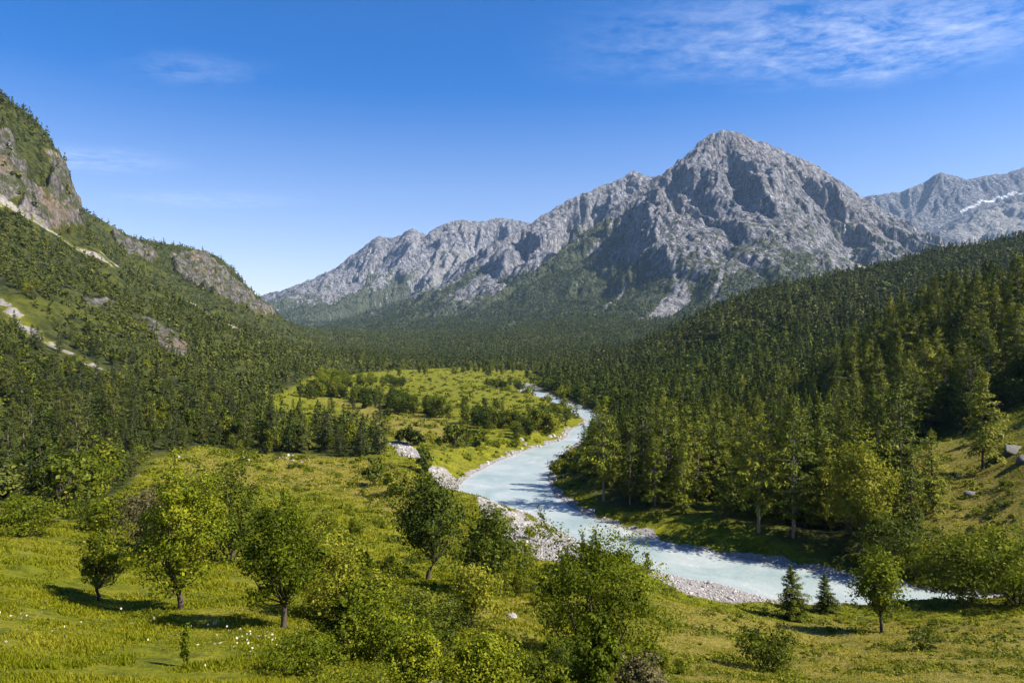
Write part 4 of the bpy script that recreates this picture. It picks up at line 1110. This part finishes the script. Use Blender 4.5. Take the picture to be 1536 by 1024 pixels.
merged('forest', Pn[rf_, 0], Pn[rf_, 1], Zn[rf_], Pn[rf_, 3], Pn[rf_, 2], ('spruce', 'spruce', 'dark'), 'dark forest of the far valley floor and the farther right hill', 7)

# woods on the lower flanks of the mountains
fx, fy, fz, fh, fk = [], [], [], [], []
for lab, M in MTN.items():
    if 'hazy' in lab: continue
    ny_, nx_ = M['h'].shape
    sp = 15 if 'great' in lab else 22
    x, y = jgrid(M['x0'], M['x0'] + (nx_ - 1) * M['cell'], M['y0'], M['y0'] + (ny_ - 1) * M['cell'], sp, r)
    k = (np.abs(x / y) < .78); x, y = x[k], y[k]
    z = mz(M, x, y); vg = mz(M, x, y, 'veg'); sl = mz(M, x, y, 'slope'); sc = mz(M, x, y, 'scree')
    p = np.clip((vg - .50) * 2.0 + fbm(x / 90, y / 90, 3, 33) * .5, 0, 1) * (sc < .25) * (z > -3)
    k = r.random(len(x)) < p; x, y, z = x[k], y[k], z[k]
    # not on the far side, where a nearer range or the land stands before them
    vis = np.ones(len(x), bool)
    for f in np.linspace(.2, .99, 70):
        hz = np.where(y * f < 2550, gz(x * f, np.minimum(y * f, 2550)), -99)
        for M2 in MTN.values():
            ins = (x * f > M2['x0']) & (x * f < M2['x0'] + M2['cell'] * (M2['h'].shape[1] - 1)) & (y * f > M2['y0']) & (y * f < M2['y0'] + M2['cell'] * (M2['h'].shape[0] - 1))
            hz = np.maximum(hz, np.where(ins, mz(M2, x * f, y * f), -99))
        vis &= ~(hz > CAMZ + 6 + (z + 22 - CAMZ - 6) * f)
    x, y, z = x[vis], y[vis], z[vis]
    fx.append(x); fy.append(y); fz.append(z - .5); fh.append(r.uniform(10, 19, len(x))); fk.append((r.random(len(x)) > .7).astype(int))
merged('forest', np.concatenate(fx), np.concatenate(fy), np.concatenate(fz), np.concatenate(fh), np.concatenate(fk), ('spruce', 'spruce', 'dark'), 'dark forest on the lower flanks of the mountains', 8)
print('TREES', len(pts), is_solo.sum(), sum(map(len, fx)))

# ------------------------------------------------------------------ grass, flowers, stones
def grass():
    r = np.random.default_rng(21); n = 90000
    v = r.uniform(math.log(15), math.log(190), n); u = r.uniform(-.80, .80, n)
    y = np.exp(v); x = u * y
    z = gz(x, y); row = HOR - (z - CAMZ) / y * FPX
    opn = gattr(openland, x, y); gr = gattr(gravel, x, y); rd = gattr(RD, x, y)
    k = (row < 1070) & (opn > .4) & (gr < .3) & (rd > 1.5) & (fbm(x / 5, y / 5, 3, 44) > -.35)
    x, y, z = x[k], y[k], z[k]; n = len(x)
    hgt = (.10 + .17 * np.clip(.5 + fbm(x / 4, y / 4, 3, 45), 0, 1.3)) * np.clip(y / 60, .7, 1.5) * np.where(x / y > .15, .55, 1.0)
    nb = 5
    a = r.uniform(0, 6.283, (n, nb)); off = r.normal(0, .16, (n, nb, 2)) * np.clip(y / 40, .8, 2.2)[:, None, None]
    hb = hgt[:, None] * r.uniform(.6, 1.3, (n, nb)); ln = hb * r.uniform(.2, .7, (n, nb)); wd = np.clip(.0011 * y, .018, .2)[:, None] * r.uniform(.7, 1.5, (n, nb))
    bx = x[:, None] + off[..., 0]; by = y[:, None] + off[..., 1]
    bz = gz(bx.ravel(), by.ravel()).reshape(bx.shape) - .02
    ca, sa = np.cos(a), np.sin(a)
    v0 = np.stack([bx - sa * wd, by + ca * wd, bz], -1); v1 = np.stack([bx + sa * wd, by - ca * wd, bz], -1)
    v2 = np.stack([bx + ca * ln, by + sa * ln, bz + hb], -1)
    V = np.stack([v0, v1, v2], 2).reshape(-1, 3); F = np.arange(len(V)).reshape(-1, 3)
    dr = np.clip(gattr(dryf, x, y) + .25 * fbm(x / 12, y / 12, 3, 48), 0, 1)
    t = np.clip(.45 + .25 * fbm(x / 6, y / 6, 3, 46) + .35 * dr, 0, 1)[:, None] + r.normal(0, .12, (n, nb))
    m = leaf_mat('grass_blades', [(0, (.062, .085, .002)), (.4, (.150, .164, .003)), (.7, (.23, .215, .010)), (1, (.36, .30, .05))], .4, 0)
    o = link('grass', mesh_np('grass', V, [F], m, {'tint': np.repeat(t.ravel(), 3)})); tag(o, 'tufts of meadow grass', None, None, 'stuff')
grass()

def herbs():
    r = np.random.default_rng(61); n = 34000
    y = np.exp(r.uniform(math.log(17), math.log(720), n)); x = r.uniform(-.80, .80, n) * y
    z = gz(x, y); row_ = HOR - (z - CAMZ) / y * FPX
    cov = fbm(x / 7, y / 7, 4, 64) + .25 * fbm(x / 30, y / 30, 2, 65)
    k = (row_ < 1070) & (np.maximum(gattr(openland, x, y), gattr(meadow, x, y)) > .4) & (gattr(gravel, x, y) < .2) & (gattr(RD, x, y) > 1) & (cov > .08) & ((x / y > -.30) | (y > 62))
    x, y, z = x[k], y[k], z[k]; n = len(x); m = 26
    s = r.lognormal(math.log(.42), .45, n) * np.clip(y / 75, .75, 3.2)
    od = unit(r.normal(size=(n, m, 3))); od[..., 2] = np.abs(od[..., 2])
    C = np.stack([x, y, z], 1)[:, None] + od * s[:, None, None] * r.uniform(.4, 1.1, (n, m, 1)) * [1.1, 1.1, .75]
    tt = np.clip(r.normal(.36, .2, (n, 1)) + r.normal(0, .14, (n, m)), 0, 1).ravel()
    L = (np.clip(.0030 * y, .085, 1.2)[:, None] * r.uniform(.7, 1.5, (n, m))).ravel()
    V, F = leaf_quads(C.reshape(-1, 3), r.normal(size=(n * m, 3)), L, L * r.uniform(.4, .8, n * m), r, (od + [0, 0, .4]).reshape(-1, 3))
    tag(link('undergrowth', mesh_np('undergrowth', V, [F], MAT['shrub'], {'tint': np.repeat(tt, 4)})), 'low leafy herbs and weeds in the meadows', None, None, 'stuff')
herbs()

def flowers():
    r = np.random.default_rng(31); C = []
    for (px, py, sx, sy, n) in ((385, 968, 36, 9, 46), (330, 945, 60, 10, 12), (110, 950, 80, 14, 14), (40, 930, 40, 7, 16), (250, 975, 60, 16, 8), (205, 925, 40, 10, 8)):
        for _ in range(n):
            x, y, z = at(px + r.normal(0, sx), min(1040, py + r.normal(0, sy))); C.append((x, y, z + r.uniform(.16, .42)))
    C = np.array(C); n = len(C)
    V, F = leaf_quads(C, r.normal(size=(n, 3)) * [1, 1, .3], r.uniform(.07, .15, n), r.uniform(.06, .12, n), r)
    m, nt, b = new_mat('white_petals'); b.inputs['Base Color'].default_value = (.42, .39, .30, 1); b.inputs['Roughness'].default_value = .8
    tag(link('wildflowers', mesh_np('wildflowers', V, [F], m)), 'small white flowers in the near left meadow', None, None, 'stuff')
flowers()

STONE, nt, b = new_mat('pale_stone'); N = NT(nt)
oi = N.n('ShaderNodeObjectInfo')
N.l(N.mix(N.attr('tint'), N.ramp(N.noise(N.pos(), 1.6, 6, .7), [(.3, (.12, .11, .10)), (.55, (.235, .216, .202)), (.75, (.33, .306, .288))]), (.42, .392, .368)), b.inputs['Base Color'])
b.inputs['Roughness'].default_value = .9; N.l(N.bump(N.noise(N.pos(), 6, 6, .7), .7, .12), b.inputs['Normal'])
def ico():
    t = (1 + 5 ** .5) / 2
    v = unit(np.array([[-1, t, 0], [1, t, 0], [-1, -t, 0], [1, -t, 0], [0, -1, t], [0, 1, t], [0, -1, -t], [0, 1, -t], [t, 0, -1], [t, 0, 1], [-t, 0, -1], [-t, 0, 1]], float))
    f = np.array([[0, 11, 5], [0, 5, 1], [0, 1, 7], [0, 7, 10], [0, 10, 11], [1, 5, 9], [5, 11, 4], [11, 10, 2], [10, 7, 6], [7, 1, 8], [3, 9, 4], [3, 4, 2], [3, 2, 6], [3, 6, 8], [3, 8, 9], [4, 9, 5], [2, 4, 11], [6, 2, 10], [8, 6, 7], [9, 8, 1]])
    return v, f
def subdiv(v, f):
    mid = {}; v = list(map(tuple, v)); out = []
    def g(a, b):
        k = (min(a, b), max(a, b))
        if k not in mid:
            p = unit(np.array(v[a]) + np.array(v[b])); mid[k] = len(v); v.append(tuple(p))
        return mid[k]
    for a, b, c in f:
        x, y, z = g(a, b), g(b, c), g(c, a); out += [[a, x, z], [b, y, x], [c, z, y], [x, y, z]]
    return np.array(v), np.array(out)
IV, IF = ico()
def stones():
    r = np.random.default_rng(41); n = 260000
    y = np.exp(r.uniform(math.log(85), math.log(420), n)); x = r.uniform(-.35, .62, n) * y
    g = gattr(gravel, x, y); rd = gattr(RD, x, y)
    k = (g > .45) & (rd > -.3); x, y = x[k][:15000], y[k][:15000]; n = len(x)
    z = gz(x, y); s = r.lognormal(math.log(.085), .5, n) * np.clip(y / 130, .9, 2)
    R = r.uniform(.7, 1.3, (n, 12, 1)); sq = np.stack([s * r.uniform(.8, 1.5, n), s * r.uniform(.8, 1.5, n), s * r.uniform(.5, .9, n)], -1)
    a = r.uniform(0, 6.283, n); ca, sa = np.cos(a)[:, None], np.sin(a)[:, None]
    L = IV[None] * R * sq[:, None]
    V = np.stack([L[..., 0] * ca - L[..., 1] * sa + x[:, None], L[..., 0] * sa + L[..., 1] * ca + y[:, None], L[..., 2] + (z + .1 * s)[:, None]], -1).reshape(-1, 3)
    F = (IF[None] + (np.arange(n) * 12)[:, None, None]).reshape(-1, 3)
    o = link('gravel', mesh_np('gravel', V, [F], STONE, {'tint': np.repeat(np.clip(r.normal(.35, .3, n), 0, 1), 12)})); tag(o, 'pale river stones on the banks and bars', None, None, 'stuff')
stones()
DARKSTONE = STONE.copy(); DARKSTONE.name = 'weathered_stone'
for n_ in DARKSTONE.node_tree.nodes:
    if n_.type == 'VALTORGB':
        for e_, c_ in zip(n_.color_ramp.elements, ((.04, .037, .034, 1), (.10, .092, .086, 1), (.19, .175, .165, 1))): e_.color = c_
    if n_.type == 'MIX': n_.inputs[7].default_value = (.16, .15, .14, 1)
def boulder_mesh(seed, mat=STONE):
    r = np.random.default_rng(seed); v, f = subdiv(*subdiv(IV, IF))
    for _ in range(7):
        nrm = unit(r.normal(size=3)); c = r.uniform(.45, .8); d = v @ nrm
        v = v - np.maximum(d - c, 0)[:, None] * nrm * .9
    v = v * (1 + .12 * fbm(v[:, 0] * 2 + seed, v[:, 1] * 2 + v[:, 2], 3, seed)[:, None])
    return mesh_np('boulder', v, [f], mat, {'tint': np.full(len(v), r.uniform(.1, .5))})
BOUD = [boulder_mesh(90 + i, DARKSTONE) for i in range(3)]
BOU = [boulder_mesh(70 + i) for i in range(4)]
def boulder(px, py, wp, label, grp=None, flat=.6, i=0, lib=None):
    x, y, z = at(px, py); s = wp / 2 / FPX * y
    o = link('boulder', (lib or BOU)[i]); o.location = (x, y, z + (.12 if lib is None else -.05) * s); o.scale = (s, s * .8, s * flat); o.rotation_euler = (0, 0, px * .37)
    tag(o, label, 'boulder', grp)
boulder(1520, 678, 46, 'big grey rock outcrop on the right slope beside the tall dark spruce', flat=.62, lib=BOUD)
boulder(1540, 690, 34, 'dark weathered rock just below the big outcrop on the right slope', flat=.6, i=1, lib=BOUD)
boulder(1456, 742, 26, 'rock half buried in the middle of the grassy right slope', flat=.5, i=2, lib=BOUD)
boulder(636, 902, 9, 'single pale stone lying in the grass under the dark lone tree', flat=.6, i=3)
boulder(612, 908, 22, 'flat pale rock slab in the grass left of the single pale stone', flat=.2, i=1)
boulder(768, 925, 20, 'pale stone heap right of the rounded olive shrub', flat=.4, i=2)
boulder(1045, 940, 6, 'small white stone in the near meadow beside the gravel shore', flat=.7, i=0)
rr = np.random.default_rng(51)
for q in along([(690, 735), (665, 712), (640, 692), (600, 676)], 16, 2.5, rr):
    s = rr.uniform(.4, 1.2); o = link('boulder', BOU[int(rr.integers(4))]); o.location = (q[0], q[1], float(gz(q[:1], q[1:])[0]) + .1 * s); o.scale = (s, s * .8, s * .6); o.rotation_euler = (0, 0, rr.uniform(0, 6))
    tag(o, 'pale boulder on the gravel scar beside the river bend', 'boulder', 'boulders of the gravel scar')
for q in along([(760, 683), (800, 668), (850, 652), (840, 640)], 26, 2.2, rr):
    s = rr.uniform(.5, 1.5); o = link('boulder', BOU[int(rr.integers(4))]); o.location = (q[0], q[1], float(gz(q[:1], q[1:])[0]) + .1 * s); o.scale = (s, s * .8, s * .6); o.rotation_euler = (0, 0, rr.uniform(0, 6))
    tag(o, 'pale boulder on the stony bank of the far river bend', 'boulder', 'boulders of the far bend')
for q in along([(395, 684), (440, 686), (480, 688), (250, 686)], 16, 2.5, rr):
    s = rr.uniform(.3, .8); o = link('boulder', BOU[int(rr.integers(4))]); o.location = (q[0], q[1], float(gz(q[:1], q[1:])[0]) + .1 * s); o.scale = (s, s * .8, s * .6); o.rotation_euler = (0, 0, rr.uniform(0, 6))
    tag(o, 'pale stone in the dry grass before the pine edge', 'boulder', 'stones before the pine edge')

# ------------------------------------------------------------------ camera, sun, sky
cam = bpy.data.cameras.new('camera'); co = bpy.data.objects.new('camera', cam); COL.objects.link(co)
co.location = (0, 0, CAMZ); co.rotation_euler = (math.radians(90), 0, 0)
cam.sensor_width = 36; cam.lens = FPX / 1536 * 36; cam.shift_y = -(512 - HOR) / 1536
cam.clip_start = .5; cam.clip_end = 40000
SC.camera = co
AZ, EL = math.radians(102), math.radians(44)
s_ = bpy.data.lights.new('sun', 'SUN'); so = bpy.data.objects.new('sun', s_); COL.objects.link(so)
s_.energy = 5.0; s_.angle = math.radians(.53); s_.color = (1, .94, .82)
dv = (math.sin(AZ) * math.cos(EL), math.cos(AZ) * math.cos(EL), math.sin(EL))
from mathutils import Vector
so.rotation_euler = Vector(dv).to_track_quat('Z', 'Y').to_euler(); so.location = (500, -200, 900)

w_ = bpy.data.worlds.new('World'); SC.world = w_; w_.use_nodes = True
nt = w_.node_tree; N = NT(nt); bg = nt.nodes['Background']
sky = N.n('ShaderNodeTexSky', sky_type='NISHITA'); sky.sun_disc = False
sky.sun_elevation = EL; sky.sun_rotation = AZ; sky.altitude = 900; sky.air_density = 1.0; sky.dust_density = .8; sky.ozone_density = 3.0
hs = N.n('ShaderNodeHueSaturation'); hs.inputs['Saturation'].default_value = 1.5; hs.inputs['Value'].default_value = 1.0
N.l(N.mix(1.0, sky.outputs[0], (1.04, .92, 1.0), 'MULTIPLY'), hs.inputs['Color'])
mr = N.n('ShaderNodeMapRange'); mr.inputs[1].default_value = .05; mr.inputs[2].default_value = .32; mr.inputs[3].default_value = .88; mr.inputs[4].default_value = 1.5
N.l(mr.outputs[0], hs.inputs['Saturation'])
tc = N.n('ShaderNodeTexCoord'); sp = N.n('ShaderNodeSeparateXYZ'); N.l(tc.outputs['Generated'], sp.inputs[0]); N.l(sp.outputs[2], mr.inputs[0])
zc = N.math('MAXIMUM', sp.outputs[2], .03)
cm = N.n('ShaderNodeCombineXYZ'); N.l(N.math('DIVIDE', sp.outputs[0], zc), cm.inputs[0]); N.l(N.math('DIVIDE', sp.outputs[1], zc), cm.inputs[1])
v = cm.outputs[0]
def patch(cx, cy, rx, ry, ang):
    mp = N.n('ShaderNodeMapping', vector_type='TEXTURE'); mp.inputs['Location'].default_value = (cx, cy, 0); mp.inputs['Rotation'].default_value = (0, 0, math.radians(ang)); mp.inputs['Scale'].default_value = (rx, ry, 1)
    N.l(v, mp.inputs['Vector'])
    ln = N.n('ShaderNodeVectorMath', operation='LENGTH'); N.l(mp.outputs[0], ln.inputs[0])
    return N.ramp(ln.outputs['Value'], [(.0, 1.0), (1.0, 0.0)], 'EASE')
def sdir(px, py): return ((px - CX) / (HOR - py), FPX / (HOR - py))
pats = []
for (px, py, rx, ry, ang, k) in CLOUDS:
    c = sdir(px, py); q = patch(c[0], c[1], rx, ry, ang); pats.append(N.math('MULTIPLY', q, k))
tot = pats[0]
for q in pats[1:]: tot = N.math('ADD', tot, q)
mp = N.n('ShaderNodeMapping'); mp.inputs['Rotation'].default_value = (0, 0, math.radians(-50)); mp.inputs['Scale'].default_value = (1.25, 1.9, 1)
N.l(v, mp.inputs['Vector'])
n1 = N.noise(mp.outputs[0], 3.2, 9, .66, .5); n2 = N.noise(v, 15, 5, .65, .3)
nn = N.math('ADD', N.math('MULTIPLY', n1, .62), N.math('MULTIPLY', n2, .38))
cf = N.math('MULTIPLY', N.ramp(nn, [(.40, 0.0), (.88, 1.0)]), tot, clamp=True)
cl = N.mix(cf, hs.outputs[0], (7.2, 7.6, 8.4))
N.l(cl, bg.inputs['Color']); bg.inputs['Strength'].default_value = .072

def haze():
    lo = (-9000, -2500, -10.5); hi = (9000, 8500, 1750)
    vv = np.array([[x, y, z] for x in (lo[0], hi[0]) for y in (lo[1], hi[1]) for z in (lo[2], hi[2])], float)
    ff = np.array([[0, 1, 3, 2], [4, 6, 7, 5], [0, 4, 5, 1], [2, 3, 7, 6], [0, 2, 6, 4], [1, 5, 7, 3]])
    m = bpy.data.materials.new('haze_air'); m.use_nodes = True; t = m.node_tree
    t.nodes.remove(t.nodes['Principled BSDF'])
    pv = t.nodes.new('ShaderNodeVolumePrincipled'); pv.inputs['Color'].default_value = (.44, .69, 1, 1)
    pv.inputs['Density'].default_value = HAZE; pv.inputs['Anisotropy'].default_value = .1
    t.links.new(pv.outputs[0], t.nodes['Material Output'].inputs['Volume'])
    o = link('haze', mesh_np('haze', vv, [ff], m)); tag(o, 'thin blue mountain air', None, None, 'stuff')
if HAZE > 0: haze()

SC.view_settings.view_transform = 'Standard'; SC.view_settings.look = 'None'; SC.view_settings.gamma = 1
SC.view_settings.exposure = EXPO
SC.cycles.use_denoising = True
SC.cycles.denoiser = 'OPENIMAGEDENOISE'
SC.cycles.max_bounces = 6; SC.cycles.diffuse_bounces = 2; SC.cycles.glossy_bounces = 2; SC.cycles.transmission_bounces = 2; SC.cycles.volume_bounces = 0; SC.cycles.transparent_max_bounces = 8
SC.cycles.use_adaptive_sampling = True; SC.cycles.adaptive_threshold = .02
